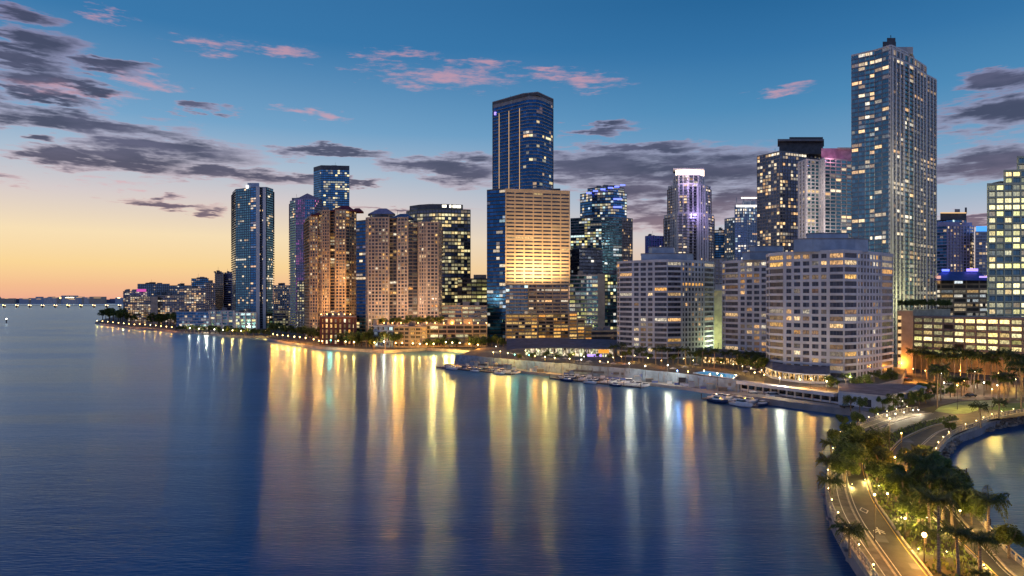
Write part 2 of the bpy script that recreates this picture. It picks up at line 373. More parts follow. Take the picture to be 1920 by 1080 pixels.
def cr(pts, n):                           # smooth resampling of a traced line
    P_ = [Vector(p) for p in pts]; d = [0]
    for a, b in zip(P_, P_[1:]): d.append(d[-1]+(b-a).length)
    out = []
    for i in range(n):
        t = d[-1]*i/(n-1); j = max(k for k in range(len(d)-1) if d[k] <= t+1e-9)
        u = (t-d[j])/(d[j+1]-d[j]); p1, p2 = P_[j], P_[j+1]
        p0 = P_[j-1] if j else p1*2-p2; p3 = P_[j+2] if j+2 < len(P_) else p2*2-p1
        out.append(0.5*((2*p1)+(p2-p0)*u+(2*p0-5*p1+4*p2-p3)*u*u+(3*p1-p0-3*p2+p3)*u**3))
    return out
def trace(px, z, n): return [tuple(v) for v in cr([G(x, y, z) for x, y in px], n)]
ZR = 3.0
L0 = [(1668,1140),(1633,1080),(1607,1042),(1590,1017),(1570,982),(1560,963),(1551,933),(1549,908),(1552,886),(1559,856),(1570,827),(1589,807),(1618,795.5),(1648,785),(1691,773),(1719,769)]
L1 = [(1720,1140),(1679,1080),(1637,1020),(1609,978),(1591,939),(1581.6,900.5),(1580,870),(1588,845),(1605,824),(1630,808),(1665,795),(1700,784),(1746,774.5)]
L2 = [(1790,1140),(1746,1080),(1704,1027),(1669,978),(1640.7,935.7),(1628,900),(1622,872),(1628,850),(1642,830),(1665,815),(1700,801),(1746,788),(1790,780)]
R1 = [(1930,1140),(1862,1080),(1826,1045),(1788,1009),(1745,965),(1712,925),(1685,895),(1668,872),(1665,853),(1676,836),(1697,820),(1746,799),(1800,788)]
R2 = [(1990,1140),(1903,1080),(1868,1045),(1830,1005),(1795,965),(1762,930),(1735,900),(1716,872),(1722,848),(1739,828),(1767,808),(1815,796)]
EE = [(2015,1140),(1925,1066),(1889,1035),(1850,990),(1822,955),(1795,922),(1775,895),(1762,870),(1758,852),(1765,838),(1792,814),(1834,799),(1860,787),(1920,774),(2050,762)]
l0 = trace(L0, ZR, 70); ee = trace(EE, ZR, 70)
cw = l0+[G(1745, 763, ZR), G(1800, 752, ZR), G(1960, 742, ZR), G(2100, 740, ZR)]+ee[::-1]
prism_obj('causeway_ground', cw, -1.5, ZR, M['slab'], M['soil'], kind='structure')
def ribbon(name, a, b, z, m, **kw):
    mb = MB()
    for i in range(len(a)-1): mb.face([(*a[i], z), (*b[i], z), (*b[i+1], z), (*a[i+1], z)])
    return mb.build(name, m, **kw)
def strip(name, line, w, z0, z1, m, shift=0.0, **kw):   # a solid band of width w along a line
    mb = MB(); n = len(line); A_ = []; B_ = []
    for i, p in enumerate(line):
        a = Vector(line[max(0, i-1)]); b = Vector(line[min(n-1, i+1)]); t = (b-a).normalized(); q = Vector((t.y, -t.x))
        A_.append(Vector(p)+q*(shift-w/2)); B_.append(Vector(p)+q*(shift+w/2))
    for i in range(n-1):
        a0, a1, b0, b1 = A_[i], A_[i+1], B_[i], B_[i+1]
        mb.face([(*a0, z1), (*b0, z1), (*b1, z1), (*a1, z1)]); mb.face([(*a0, z0), (*a0, z1), (*a1, z1), (*a1, z0)])
        mb.face([(*b0, z1), (*b0, z0), (*b1, z0), (*b1, z1)])
    return mb.build(name, m, **kw)
l1 = trace(L1, ZR, 70); l2 = trace(L2, ZR, 70); r1 = trace(R1, ZR, 70); r2 = trace(R2, ZR, 70)
ribbon('road', l1, l2, ZR+.004, M['asphalt'], kind='structure')
ribbon('road', r1, r2, ZR+.004, M['asphalt'], kind='structure')
ribbon('pavement', l0[:], l1[:], ZR+.12, M['pave'], kind='structure')
ribbon('pavement', r2[:], ee[:], ZR+.12, M['pave'], kind='structure')
for ln in (l1, l2, r1, r2): strip('kerb', ln, .34, ZR-.1, ZR+.17, M['kerb'], kind='structure')
strip('painted_line', l1, .14, ZR+.006, ZR+.010, M['paint'], shift=.75, kind='structure')
strip('painted_line', l2, .14, ZR+.006, ZR+.010, M['ypaint'], shift=-.55, kind='structure')
strip('painted_line', r1, .14, ZR+.006, ZR+.010, M['ypaint'], shift=.6, kind='structure')
strip('painted_line', r2, .14, ZR+.006, ZR+.010, M['paint'], shift=-.6, kind='structure')
strip('cycle_track_line', [tuple(Vector(a)*.45+Vector(b)*.55) for a, b in zip(l0, l1)], .12, ZR+.124, ZR+.13, M['paint'], kind='structure')
# the wide junction at the head of the causeway, its lawn and the side street
junc = [G(x, y, ZR) for x, y in ((1746,774.5),(1790,780),(1800,788),(1815,796),(1870,783),(1960,766),(1960,752),(1850,757),(1790,761))]
b = MB(); b.face([(*p, ZR+.008) for p in junc]); b.build('junction_road', M['asphalt'], kind='structure')
b = MB(); b.face([(*G(x, y, ZR), ZR+.02) for x, y in ((1752,771),(1762,763),(1800,753),(1870,750),(1880,756),(1850,764),(1815,775),(1790,777))]); b.build('pavement', mat('light_tinted_paving', (.2, .3, .12), .8, var=.15, vscale=.4), kind='structure')  # green of the lamp light is put into the paving colour
b = MB(); b.face([(*G(x, y, ZR), ZR+.03) for x, y in ((1852,766),(1875,757),(1960,753),(1960,761),(1880,771))]); b.build('lawn', M['lawn'], kind='structure')
b = MB(); b.face([(*G(x, y, ZL), ZL+.01) for x, y in ((1690,706),(1760,712),(1860,722),(1990,730),(1990,742),(1840,738),(1740,727),(1690,718))]); b.build('street', M['asphalt'], kind='structure')
b = MB(); b.face([(*G(x, y, ZL), ZL+.014) for x, y in ((1738,730),(1840,742),(1850,749),(1800,751),(1742,748))]); b.build('forecourt_paving', M['pave'], kind='structure')
# painted marks on the road: an open diamond and a bicycle-lane symbol
def along(line_a, line_b, i, u): return Vector(line_a[i])*(1-u)+Vector(line_b[i])*u
def road_mark(X, Y, rz, faces, label, cat):
    b = MB()
    for f in faces: b.face([(x, y, 0) for x, y in f])
    p = G(X, Y, ZR); b.build('road_marking', M['paint'], loc=(*p, ZR+.012), rz=rz, label=label, category=cat)
def ringdia(a, b_, t):
    o = [(0, -b_), (a, 0), (0, b_), (-a, 0)]; i = [(0, -b_+t*2), (a-t, 0), (0, b_-t*2), (-a+t, 0)]
    return [[o[k], o[(k+1) % 4], i[(k+1) % 4], i[k]] for k in range(4)]
road_mark(1620, 957, R(-14), ringdia(.75, 1.9, .22), 'open white diamond painted on the dark near lane', 'road marking')
chev = [[(-.8, -.2), (0, .9), (0, .5), (-.8, -.6)], [(.8, -.2), (.8, -.6), (0, .5), (0, .9)], [(-.8, -1.1), (0, 0), (0, -.4), (-.8, -1.5)], [(.8, -1.1), (.8, -1.5), (0, -.4), (0, 0)], [(-.12, -1.8), (.12, -1.8), (.12, 1.7), (-.12, 1.7)]]
road_mark(1647, 995, R(-20), chev, 'white arrow symbol painted on the lane below the diamond', 'road marking')

# far shore and its low viaduct
FD = 7400
b = MB(); xs = [i*90 for i in range(0, 96)]
for i, x in enumerate(xs):
    X0 = -7600+x; h = 46+9*math.sin(i*.9)+5*random.random()
    b.prism([(X0, FD), (X0+92, FD), (X0+92, FD+500), (X0, FD+500)], -1, h*.9)
b.build('far_shore_woods', mat('hazed_far_wood', (.10, .12, .2), .95, var=.2, vscale=.01), kind='stuff')  # distance haze is mixed into the blue of this wood colour
# ------------------------------------------------------------------ buildings
def offs(poly, ds):
    n = len(poly); out = []
    L = []
    for i in range(n):
        x0, y0 = poly[i]; x1, y1 = poly[(i+1) % n]; l = math.hypot(x1-x0, y1-y0) or 1e-6
        dx, dy = (x1-x0)/l, (y1-y0)/l; L.append((x0+dy*ds[i], y0-dx*ds[i], dx, dy))
    for i in range(n):
        ax, ay, adx, ady = L[i-1]; bx, by, bdx, bdy = L[i]; cr_ = adx*bdy-ady*bdx
        if abs(cr_) < 0.08: out.append(((ax+0 if False else (poly[i][0]+(ady*ds[i-1]+bdy*ds[i])/2)), poly[i][1]-(adx*ds[i-1]+bdx*ds[i])/2)); continue
        t = ((bx-ax)*bdy-(by-ay)*bdx)/cr_; out.append((ax+adx*t, ay+ady*t))
    return out
BASE = dict(bay=3.6, pf=.84, sill=.9, head=.25, div=1, lit=.12, pal=WARM, glass=None, band=.25, slab=0, pier=0, pw=.4, gain=1.3, sep=False, blank=False)
def st(**k): d = dict(BASE); d.update(k); return d
def litcol(s, p, rnd):
    if rnd.random() < p:
        c = rnd.choice(s['pal']); g = s['gain']*rnd.choice((.12, .2, .35, .6, .9, 1.3)); return (c[0]*g, c[1]*g, c[2]*g, rnd.random())
    return (0, 0, 0, rnd.random())
WIN = {}
def window_mesh(w, h, div, gm, fm, lit):
    key = (round(w, 1), round(h, 1), div, gm.name, fm.name, tuple(round(x, 2) for x in lit))
    if key not in WIN:
        b = MB()
        for k in range(div):
            x0 = -w/2+w*k/div; x1 = -w/2+w*(k+1)/div; r = (lit[3]*7.3*(k+1)) % 1
            b.face([(x0, 0, -h/2), (x1, 0, -h/2), (x1, 0, h/2), (x0, 0, h/2)], 0, (*lit[:3], r))
            if k: b.box((x0, -.03, 0), (.07, .05, h), mi=1)
        b.box((0, -.04, -h/2+.05), (w, .08, .1), mi=1); b.box((0, -.03, h/2-.03), (w, .05, .06), mi=1)
        WIN[key] = b.mesh('window', [gm, fm])
    return WIN[key]
from mathutils import noise as mnoise
LITG = 1.15
def seg(root, front, z0, z1, styles, wall, core=None, bandm=None, fh=3.1, depth=25, roof=True, parapet=1.1, seed=0, name='wall', wall_top=0.0, roofm=None, sepmax=300, floorlit=None, side=None):
    """one block of a building: core, floor bands, piers, window glass, parapet and roof"""
    rnd = random.Random(seed*31+5); F_ = [PX(*p) if len(p) == 2 else p[:2] for p in front]
    poly = F_+[off(F_[-1], depth), off(F_[0], depth)]; n = len(poly)
    if isinstance(styles, dict): styles = [styles]*(n-3)
    side = side or dict(styles[0], sep=False); es = list(styles)+[side, st(blank=True, band=side['band'], pier=0), side]
    core = core or M['dark']; bandm = bandm or wall
    b = MB(); b.prism(poly, z0, z1); b.build(name, core, root)
    nf = max(1, int(round((z1-z0-wall_top)/fh))); fh = (z1-z0-wall_top)/nf
    bands = MB(); piers = MB(); panes = MB(); slabs = MB()
    o1 = offs(poly, [s['band'] for s in es]); o2 = offs(poly, [max(s['slab'], s['band']-.05) if s['slab'] else .05 for s in es]); hasslab = any(s['slab'] for s in es)
    sill = max(s['sill'] for s in es)
    for f in range(nf):
        z = z0+f*fh
        if f: bands.prism(o1, z-.0, z+sill) if sill > 0 else None
        else: bands.prism(o1, z, z+sill)
        if hasslab and f: slabs.prism(o2, z-.13, z+.13)
    if wall_top: bands.prism(o1, z1-wall_top, z1)
    nsep = 0; rf = [rnd.choice((.3, .6, 1, 1, 1.5, 2.2)) for _ in range(nf)]
    if floorlit:
        for k_, v_ in floorlit.items():
            i0 = int(k_*nf); i0 = min(nf-1, i0); rf[i0] = v_
    for i, s in enumerate(es):
        if s['blank']: continue
        x0, y0 = poly[i]; x1, y1 = poly[(i+1) % n]; L = math.hypot(x1-x0, y1-y0)
        if L < .8: continue
        dx, dy = (x1-x0)/L, (y1-y0)/L; nx, ny = dy, -dx; a = math.atan2(dy, dx)
        nb = max(1, int(round(L/s['bay']))); bw = L/nb
        if s['pier']:
            for k in range(nb+1):
                u = min(max(k*bw, s['pw']/2), L-s['pw']/2); c = s['pier']/2-.1
                piers.box((x0+dx*u+nx*c, y0+dy*u+ny*c, (z0+z1)/2+.05), (s['pw'], s['pier']+.2, z1-z0+.1), a)
        g = s['glass'] or G_BLUE; gi = s.get('gi', 0)
        for f in range(nf):
            za = z0+f*fh+sill; zb = z0+(f+1)*fh-s['head']
            run = rnd.random() < .3
            prev = None
            for k in range(nb):
                u0 = (k+(1-s['pf'])/2)*bw; u1 = (k+(1+s['pf'])/2)*bw
                cn = mnoise.noise(Vector((k*.33+i*7.7, f*.22, seed*3.1))); lit = litcol(s, min(.97, s['lit']*rf[f]*(LITG if s['lit'] < .3 else 1)*(2.6 if cn > .12 else 1.0 if cn > -.05 or s['lit'] > .3 else .3)), rnd)
                if prev and prev[0] > 0 and run and rnd.random() < .5: lit = prev
                prev = lit
                sepd = s['sep'] and i < n-3 and nsep < sepmax
                if sepd:
                    if lit[0] > 0: lit = tuple(round(v, 2) for v in lit[:3])+(round(lit[3], 1),)
                    else: lit = (0, 0, 0, round(lit[3], 1))
                    uc = (u0+u1)/2
                    put('window', window_mesh(u1-u0, zb-za, s['div'], g, M['wframe'], lit), root, (x0+dx*uc+nx*.06, y0+dy*uc+ny*.06, (za+zb)/2), a)
                    nsep += 1
                else:
                    for q in range(s['div']):
                        v0 = u0+(u1-u0)*q/s['div']+.03; v1 = u0+(u1-u0)*(q+1)/s['div']-.03
                        P_ = [(x0+dx*v+nx*.06, y0+dy*v+ny*.06, zz) for v, zz in ((v0, za), (v1, za), (v1, zb), (v0, zb))]
                        c = lit if q == 0 or rnd.random() < .75 or s['div'] == 1 else (0, 0, 0, lit[3])
                        panes.face(P_, gi, (c[0], c[1], c[2], rnd.random()))
    glasses = []
    for s in es:
        g = s['glass'] or G_BLUE
        if g not in glasses: glasses.append(g)
    if len(glasses) > 1:                  # assign by edge glass
        pass
    if bands.f: bands.build('floor_banding', bandm, root, kind='stuff')
    if slabs.f: slabs.build('balcony_slab_edging', bandm, root, kind='stuff')
    if piers.f: piers.build('pier_work', wall, root, kind='stuff')
    if panes.f: panes.build('glazing', glasses, root, kind='stuff')
    if roof:
        m_ = max(s['band'] for s in es[:n-3])
        b = MB(); b.prism(offs(poly, [s['band']+.04 for s in es]), z1-.2, z1+parapet); b.build('parapet', wall, root)
        b = MB(); b.face([(x, y, z1+parapet+.01) for x, y in offs(poly, [-.35]*n)]); b.build('roof', roofm or M['roofgrey'], root)
        cx_ = sum(p[0] for p in poly)/n; cy_ = sum(p[1] for p in poly)/n; wd = abs(poly[n-3][0]-poly[0][0])
        if wd > 14 and parapet > 1:
            for k in range(rnd.randint(2, 4)):
                b = MB(); h_ = rnd.uniform(1.6, 4.2); b.box((cx_+rnd.uniform(-.3, .3)*wd, cy_+rnd.uniform(-.2, .1)*depth, z1+parapet+h_/2), (rnd.uniform(.06, .2)*wd, rnd.uniform(3, 7), h_), rnd.uniform(-.1, .1)); b.build('roof_plant', rnd.choice((M['grey'], M['slab'], M['dgrey'])), root)
            b = MB(); mx, my = cx_+rnd.uniform(-.3, .3)*wd, cy_; b.tube([(mx, my, z1), (mx, my, z1+parapet+rnd.uniform(4, 9))], .14, 5); b.build('aerial', M['pole'], root)
    return poly
def finish(root, x, y, z):
    root.location = (x, y, z); v = Vector((x, y, z))
    for c in root.children: c.location = c.location-v
def bld(label, cat='building', name='tower', group=None): return thing(name, label, cat, group=group)
def blockp(root, name, X0, X1, D0, depth, z0, z1, m):
    a, b_ = PX(X0, D0), PX(X1, D0); b = MB(); b.prism([a, b_, off(b_, depth), off(a, depth)], z0, z1); return b.build(name, m, root)
def setgi(styles):                        # pane material slot follows the order glasses first appear
    order = []
    for s in styles:
        g = s['glass'] or G_BLUE
        if g not in order: order.append(g)
        s['gi'] = order.index(g)
    return styles
def simple(label, front, ytop, style, wall, z0=ZL, fh=3.1, depth=25, name='tower', cat='tower', boxes=(), **kw):
    root = bld(label, cat, name); D = min(p[1] for p in front); z1 = ZY(ytop, D)
    if isinstance(style, list): style = setgi(style)
    seg(root, front, z0, z1, style, wall, fh=fh, depth=depth, **kw)
    for (X0, X1, yt, dd, m) in boxes: blockp(root, 'penthouse', X0, X1, D+dd, min(depth*.6, 14), z1-.5, ZY(yt, D+dd), m)
    c = PX((front[0][0]+front[-1][0])/2, D+depth/2)
    return root, c, z1
def done(r, z=ZL): finish(r[0], r[1][0], r[1][1], z)

S = M
# --- the three pale slab blocks on the marina terrace
def slabblock(label, front, ytop, kinds, seed, pent, fh=3.05, z0=TERR_Z, depth=22, lit=.12):
    stl = []
    for kd in kinds:
        if kd == 'r': stl.append(st(bay=20, pf=.93, sill=.95, head=.12, div=4, lit=lit*1.2, pal=WARM+ORANGE[:2], glass=G_WALL, band=.42, pier=.35, pw=.25, gain=1.1, sep=True))
        elif kd == 'n': stl.append(st(bay=2.95, pf=.6, sill=1.0, head=.18, div=2, lit=lit, pal=WARM+ORANGE[:1], glass=G_WALL, band=.32, pier=.28, pw=1.15, gain=1.1, sep=True))
        else: stl.append(st(bay=4.15, pf=.7, sill=1.0, head=.18, div=2, lit=lit, pal=WARM+ORANGE[:1], glass=G_WALL, band=.32, pier=.28, pw=1.1, gain=1.1, sep=True))
    root = bld(label, 'apartment block', 'apartment_block'); D = min(p[1] for p in front); z1 = ZY(ytop, D)
    seg(root, front, z0, z1, stl, S['white'], fh=fh, depth=depth, seed=seed, wall_top=.9, sepmax=300, core=S['white'], parapet=.5)
    for (X0, X1, y, d0, dep, ch) in pent:
        zz = ZY(y, D+d0); a = PX(X0, D+d0+3); b_ = PX(X1, D+d0+3); w = (b_[0]-a[0])
        pl = [(a[0], a[1]), (a[0]+w*ch, a[1]-3), (b_[0]-w*ch, b_[1]-3), b_, off(b_, dep), off(a, dep)]
        bb = MB(); bb.prism(pl, z1, zz); bb.build('penthouse', S['steel'], root)
        bb = MB(); bb.prism(offs(pl, [.25]*6), zz-.3, zz+.15); bb.build('penthouse_roof', S['slab'], root)
    c = PX((front[0][0]+front[-1][0])/2, D+10); finish(root, c[0], c[1], z0)
slabblock('pale slab apartment block nearest the camera, corner facing the marina, curved restaurant at its foot',
          [(1438,327),(1443,317),(1470,308),(1555,296),(1582,293),(1606,297),(1652,312),(1673,322)], 470, 'rrwrrnr', 3, [(1488,1628,447,5,16,.22),(1512,1592,437,9,12,.1)])
slabblock('pale slab apartment block farthest left, standing behind the curved seawall promenade palms',
          [(1158,427),(1162,418),(1186,410),(1227,402),(1251,399),(1277,402),(1320,414),(1338,424)], 488, 'rrwrrnr', 5, [(1202,1300,475,6,14,.15),(1216,1266,463,9,10,.1)])
slabblock('pale slab apartment block in the middle, partly hidden behind the nearest one',
          [(1355,390),(1360,380),(1385,372),(1440,362),(1490,356)], 486, 'rrww', 8, [(1392,1478,472,6,14,.12),(1405,1470,461,9,10,.1)], lit=.2)

# --- tall glass tower with pale ribs, right
root = bld('tallest tower at the right, glass left side and pale ribbed right side', 'tower')
gl = st(bay=3.4, pf=.9, sill=.55, head=.1, div=2, lit=.18, pal=WARM, glass=G_DBLUE, band=.3, pier=.35, pw=.22, gain=1.3)
gl2 = dict(gl, glass=G_TEAL, slab=1.1)
pr = st(bay=6.6, pf=.76, sill=.6, head=.3, div=2, lit=.13, pal=WARM, glass=G_GREY, band=.35, pier=.65, pw=.75, gain=1.2)
bl = st(bay=8.4, pf=.9, sill=.35, head=.05, div=3, lit=.2, pal=WARM, glass=G_TEAL, band=.3, slab=1.5, pier=.9, pw=.3, gain=1.3)
D0 = 470; zt = lambda y: ZY(y, D0)
fl = [(1597,489),(1622,483),(1640,479),(1668,470)]; fr = [(1668.3,469.8),(1672,470),(1694,480),(1712,490),(1736,508),(1755,520)]
gl = dict(gl, glass=G_CALM, bay=5.0, lit=.12, pier=.2, pw=.14, sill=.4); gl2 = dict(gl2, lit=.16, slab=1.0)
cor = dict(pr, lit=.02)
seg(root, fl, ZL, zt(87), setgi([gl, gl2, gl]), S['white2'], parapet=1.0, bandm=S['tslab'], fh=3.15, depth=26, seed=11, floorlit={.965: 6, .94: 5, .9: 4, .62: 4})
pr['pw'] = 1.3; cor['pw'] = 1.2; cor['bay'] = 3.0; bl['pw'] = .6
seg(root, fr, ZL, ZY(146, 514), setgi([cor, pr, bl, pr, pr]), S['rib'], bandm=S['slab'], parapet=1.0, fh=3.15, depth=30, seed=14, floorlit={.72: 4, .2: 4})
seg(root, fr[:5], ZY(146, 514)+1.1, ZY(116, 496), setgi([cor, pr, bl, pr]), S['rib'], bandm=S['slab'], parapet=1.0, fh=3.15, depth=26, seed=12, floorlit={.5: 5})
seg(root, fr[:4], ZY(116, 496)+1.1, zt(87), setgi([cor, pr, bl]), S['rib'], bandm=S['slab'], parapet=1.0, fh=3.15, depth=22, seed=13)
blockp(root, 'penthouse', 1676, 1712, 484, 14, zt(87), ZY(88, 484), S['white2']); blockp(root, 'penthouse', 1655, 1680, 480, 10, zt(87), ZY(80, 482), S['dgrey'])
blockp(root, 'lift_tower', 1663, 1679, 482, 5, ZY(80, 482), ZY(71, 482), S['dgrey'])
blockp(root, 'mast', 1669.5, 1671, 481, .8, ZY(71, 482), ZY(67, 482), S['pole'])
c = PX(1676, 505); finish(root, c[0], c[1], ZL)

# --- dark tower and the pale one in front of it
r = simple('dark glass tower with flat projecting roof, left of the pink topped one', [(1420,650),(1462,628),(1512,640),(1545,655)], 285,
           [st(bay=3.2, pf=.86, sill=.5, head=.1, div=1, lit=.16, pal=WARM, glass=G_DARK, band=.28, pier=.4, pw=.3, gain=1.5)]*3, S['grey'], fh=3.2, depth=26, seed=21, floorlit={.8: 5, .83: 4})
blockp(r[0], 'upper_storey', 1461, 1543, 636, 20, r[2], ZY(266, 636), S['dgrey']); blockp(r[0], 'roof_canopy', 1458, 1545, 632, 26, ZY(266, 636), ZY(262.5, 636), S['slab'])
blockp(r[0], 'lift_tower', 1480, 1543, 640, 14, ZY(262.5, 636), ZY(257, 640), S['dgrey']); done(r)
r = simple('pale ribbed tower with pink lit roof block between dark tower and tallest tower', [(1497,592),(1512,580),(1536,585),(1546,575),(1597,585)], 298,
           [st(bay=5, pf=.5, sill=.8, head=.4, lit=.08, pal=WARM, glass=G_GREY, pier=.5, pw=2.2), st(bay=5.2, pf=.8, sill=.8, lit=.12, glass=G_TEAL, slab=1.0, pier=.5, pw=.9),
            st(bay=5, pf=.5, sill=.8, head=.4, lit=.08, glass=G_GREY, pier=.5, pw=2.4), st(bay=5.6, pf=.86, sill=.6, lit=.13, glass=G_TEAL, slab=1.1, pier=.6, pw=.35, gain=1.4)], S['rib'], bandm=S['rib'], fh=3.15, depth=26, seed=22)
blockp(r[0], 'roof_block', 1540, 1597, 583, 16, r[2], ZY(278, 583), mat('rose_render', (.6, .36, .5), .7)); blockp(r[0], 'roof_ledge', 1570, 1597, 581, 16, ZY(279, 581), ZY(276.5, 581), S['white2']); done(r)

# --- tower with a lit crown
root = bld('stepped pale tower with a brightly lit white crown', 'tower'); D0 = 750; zt = lambda y: ZY(y, D0)
a1 = st(bay=5.6, pf=.75, div=2, sill=.6, lit=.2, pal=WARM, glass=G_GREY, band=.3, slab=1.3, pier=.5, pw=1.3, gain=1.2)
a2 = dict(a1, glass=G_GREY, pf=.45, div=1, bay=4.6, lit=.06, slab=0, pw=2.2)
seg(root, [(1246,775),(1258,765),(1270,752),(1290,750),(1308,752),(1327,762),(1338,775)], ZL, zt(400), setgi([a1, a2, a1, a1, a2, a1]), S['rib'], bandm=S['slab'], fh=3.2, depth=34, seed=31, floorlit={.9: 4})
seg(root, [(1253,772),(1262,764),(1272,752),(1290,750),(1308,752),(1322,762),(1332,772)], zt(400)+1.1, zt(345), setgi([a1, a2, a1, a1, a2, a1]), S['rib'], bandm=S['slab'], fh=3.2, depth=30, seed=32)
seg(root, [(1262,768),(1272,758),(1290,755),(1310,758),(1320,768)], zt(345)+1.1, zt(327), setgi([a2, a1, a1, a2]), S['rib'], bandm=S['slab'], fh=3.2, depth=24, seed=33)
for k in range(9):
    X = 1267+k*6.0; blockp(root, 'crown_panel', X, X+5.2, 764-abs(k-4)*-.8, .8, zt(327)+1.2, zt(313.5), E_CROWN)
blockp(root, 'crown_core', 1268, 1317, 770, 16, zt(327)+1, zt(314), S['white2']); blockp(root, 'crown_roof', 1262, 1320, 762, 26, zt(313.5), zt(311), S['white2']); blockp(root, 'mast', 1300, 1316, 768, 8, zt(311), zt(308), S['white2'])
c = PX(1290, 765); finish(root, c[0], c[1], ZL)

# --- beige floodlit tower and its deck of cars
D0 = 600; root = bld('beige office slab washed by floodlights, blue glass on its left side', 'tower'); zt = lambda y: ZY(y, D0)
bg_ = st(bay=8.3, pf=.86, sill=1.75, head=.12, div=3, lit=.05, pal=GOLD, glass=G_WALL, band=.3, pier=.34, pw=.7, gain=.9, sep=True)
bgl = st(bay=3.2, pf=.99, sill=.12, head=.03, div=1, lit=.05, pal=COOL, glass=G_SIDE, band=.06, gain=.9)
seg(root, [(948,600),(1068,612)], zt(534), zt(356), [bg_], S['beige'], fh=3.25, depth=30, seed=41, core=S['beige'], wall_top=2.0, side=dict(bg_, sep=False))
seg(root, [(913,609),(948.6,600.5)], ZL, zt(355), [bgl], S['dgrey'], bandm=S['dark'], fh=3.25, depth=30, seed=42, core=S['dark'])
seg(root, [(948.2,599),(990,601)], zt(590), zt(534)-.3, [st(bay=3.2, pf=.92, sill=.4, lit=.12, pal=COOL+WARM, glass=G_BLUE, band=.12)], S['tan'], fh=3.3, depth=20, seed=43, roof=False)
seg(root, [(990.3,602),(1066,610)], zt(590), zt(534)-.3, [st(bay=7, pf=.86, sill=1.6, div=3, lit=.2, pal=WARM, glass=G_GREY, band=.3, pier=.34, pw=.7)], S['tan'], fh=3.3, depth=20, seed=44, roof=False)
seg(root, [(948.4,597),(1008,600),(1009,606),(1066,610)], ZL, zt(590)-.1, [st(bay=6.2, pf=.9, sill=1.1, head=.2, div=2, lit=.55, pal=ORANGE, glass=G_OPEN, band=.35, pier=.4, pw=.6, gain=1.0)]*3, S['tan'], fh=2.9, depth=20, seed=45, roof=False)
c = PX(990, 615); finish(root, c[0], c[1], ZL)
c = PX(1000, 600)

# --- tall blue tower behind the beige slab
D0 = 690; zt = lambda y: ZY(y, D0)
root = bld('tall slender blue glass tower rising behind the beige office slab', 'tower')
tl = st(bay=3.4, pf=.96, sill=.6, head=.1, lit=.001, pal=GOLD+COOL[:2], glass=G_SIDE, band=.4, slab=1.0)
tr = dict(tl, lit=.045, gain=1.2, slab=.6, band=.35, glass=G_SIDE, pal=GOLD+WARM)
seg(root, [(925,722),(981,694),(992,690),(1006,690),(1017,695),(1036,712)], ZL, zt(182), setgi([tl, tr, tr, tr, tr]), S['grey'], bandm=S['grey'], fh=3.5, depth=30, seed=57, wall_top=2.5, floorlit={.85: 5, .8: 4, .74: 4, .66: 4})
cap = [PX(924, 722), PX(981, 692), PX(1008, 687), PX(1037, 711)]
b = MB(); b.prism(cap+[off(cap[-1], 30), off(cap[0], 30)], zt(182)+1, zt(176)); b.build('roof_screen', S['dgrey'], root)
b = MB(); b.prism(offs(cap+[off(cap[-1], 30), off(cap[0], 30)], [.5]*6), zt(176), zt(176)+1.2); b.build('roof_edge', S['slab'], root)
for u in (.2, .53, .88):
    A_, B_ = PX(925, 722), PX(981, 694); p = (A_[0]+(B_[0]-A_[0])*u, A_[1]+(B_[1]-A_[1])*u-.9); b = MB(); b.box((p[0]+.0, p[1]-.6, (zt(200)+zt(360))/2), (.35, .35, zt(200)-zt(360)), -.5); b.build('light_strip', E_LEDW, root)
blockp(root, 'sign', 926.5, 934, 719, .5, zt(201), zt(195), E_LEDV)
c = PX(980, 706); finish(root, c[0], c[1], ZL)

# --- blue lit pair to the right of the beige slab
D0 = 880; zt = lambda y: ZY(y, D0)
root = bld('blue glass tower with violet lit stepped top above the teal one', 'tower')
s1 = st(bay=3.6, pf=.9, sill=.8, lit=.28, pal=GOLD+COOL, glass=G_DBLUE, band=.3, gain=1.0)
seg(root, [(1088,905),(1110,888),(1150,880),(1175,895)], ZL, zt(360), [s1]*3, S['dgrey'], fh=3.6, depth=30, seed=61, floorlit={.9: 4})
seg(root, [(1102,900),(1120,890),(1148,884),(1170,895)], zt(360)+1, zt(350), [s1]*3, S['dgrey'], fh=3.6, depth=20, seed=62)
for X, y in ((1100,361),(1112,357),(1126,354),(1140,351),(1152,349),(1163,346)): blockp(root, 'light_strip', X, X+9, 879, .6, zt(y+2.5), zt(y), E_LEDB)
blockp(root, 'light_strip', 1150, 1166, 878, .5, zt(375), zt(372), E_LEDB); blockp(root, 'light_strip', 1150, 1166, 878, .5, zt(390), zt(387), E_LEDB)
c = PX(1130, 895); finish(root, c[0], c[1], ZL)
r = simple('wide teal glass tower with open balconies down its right edge', [(1070,815),(1128,800),(1166,805),(1186,818)], 408,
           [st(bay=3.4, pf=.9, sill=.8, lit=.25, pal=COOL+GREENY, glass=G_TEAL, band=.25), st(bay=3.4, pf=.95, sill=.5, lit=.08, pal=COOL, glass=G_TEAL, band=.15), st(bay=3, pf=.6, sill=.8, lit=.12, pal=WARM, glass=G_GREY, band=.3, slab=1.8, pier=.4, pw=.8)], S['grey'], fh=3.3, depth=30, seed=63); done(r)
r = simple('black glass cube building beside the beige slab', [(1069,722),(1086,705),(1130,712)], 468, [st(bay=3.4, pf=.95, sill=.3, lit=.03, pal=COOL, glass=G_DARK, band=.08)]*2, S['dgrey'], fh=3.5, depth=20, seed=64, name='office_building', cat='office building'); done(r)
root = bld('white framed office block with lit green-white floors and blank end wall', 'office building', 'office_building'); D0 = 630; zt = lambda y: ZY(y, D0)
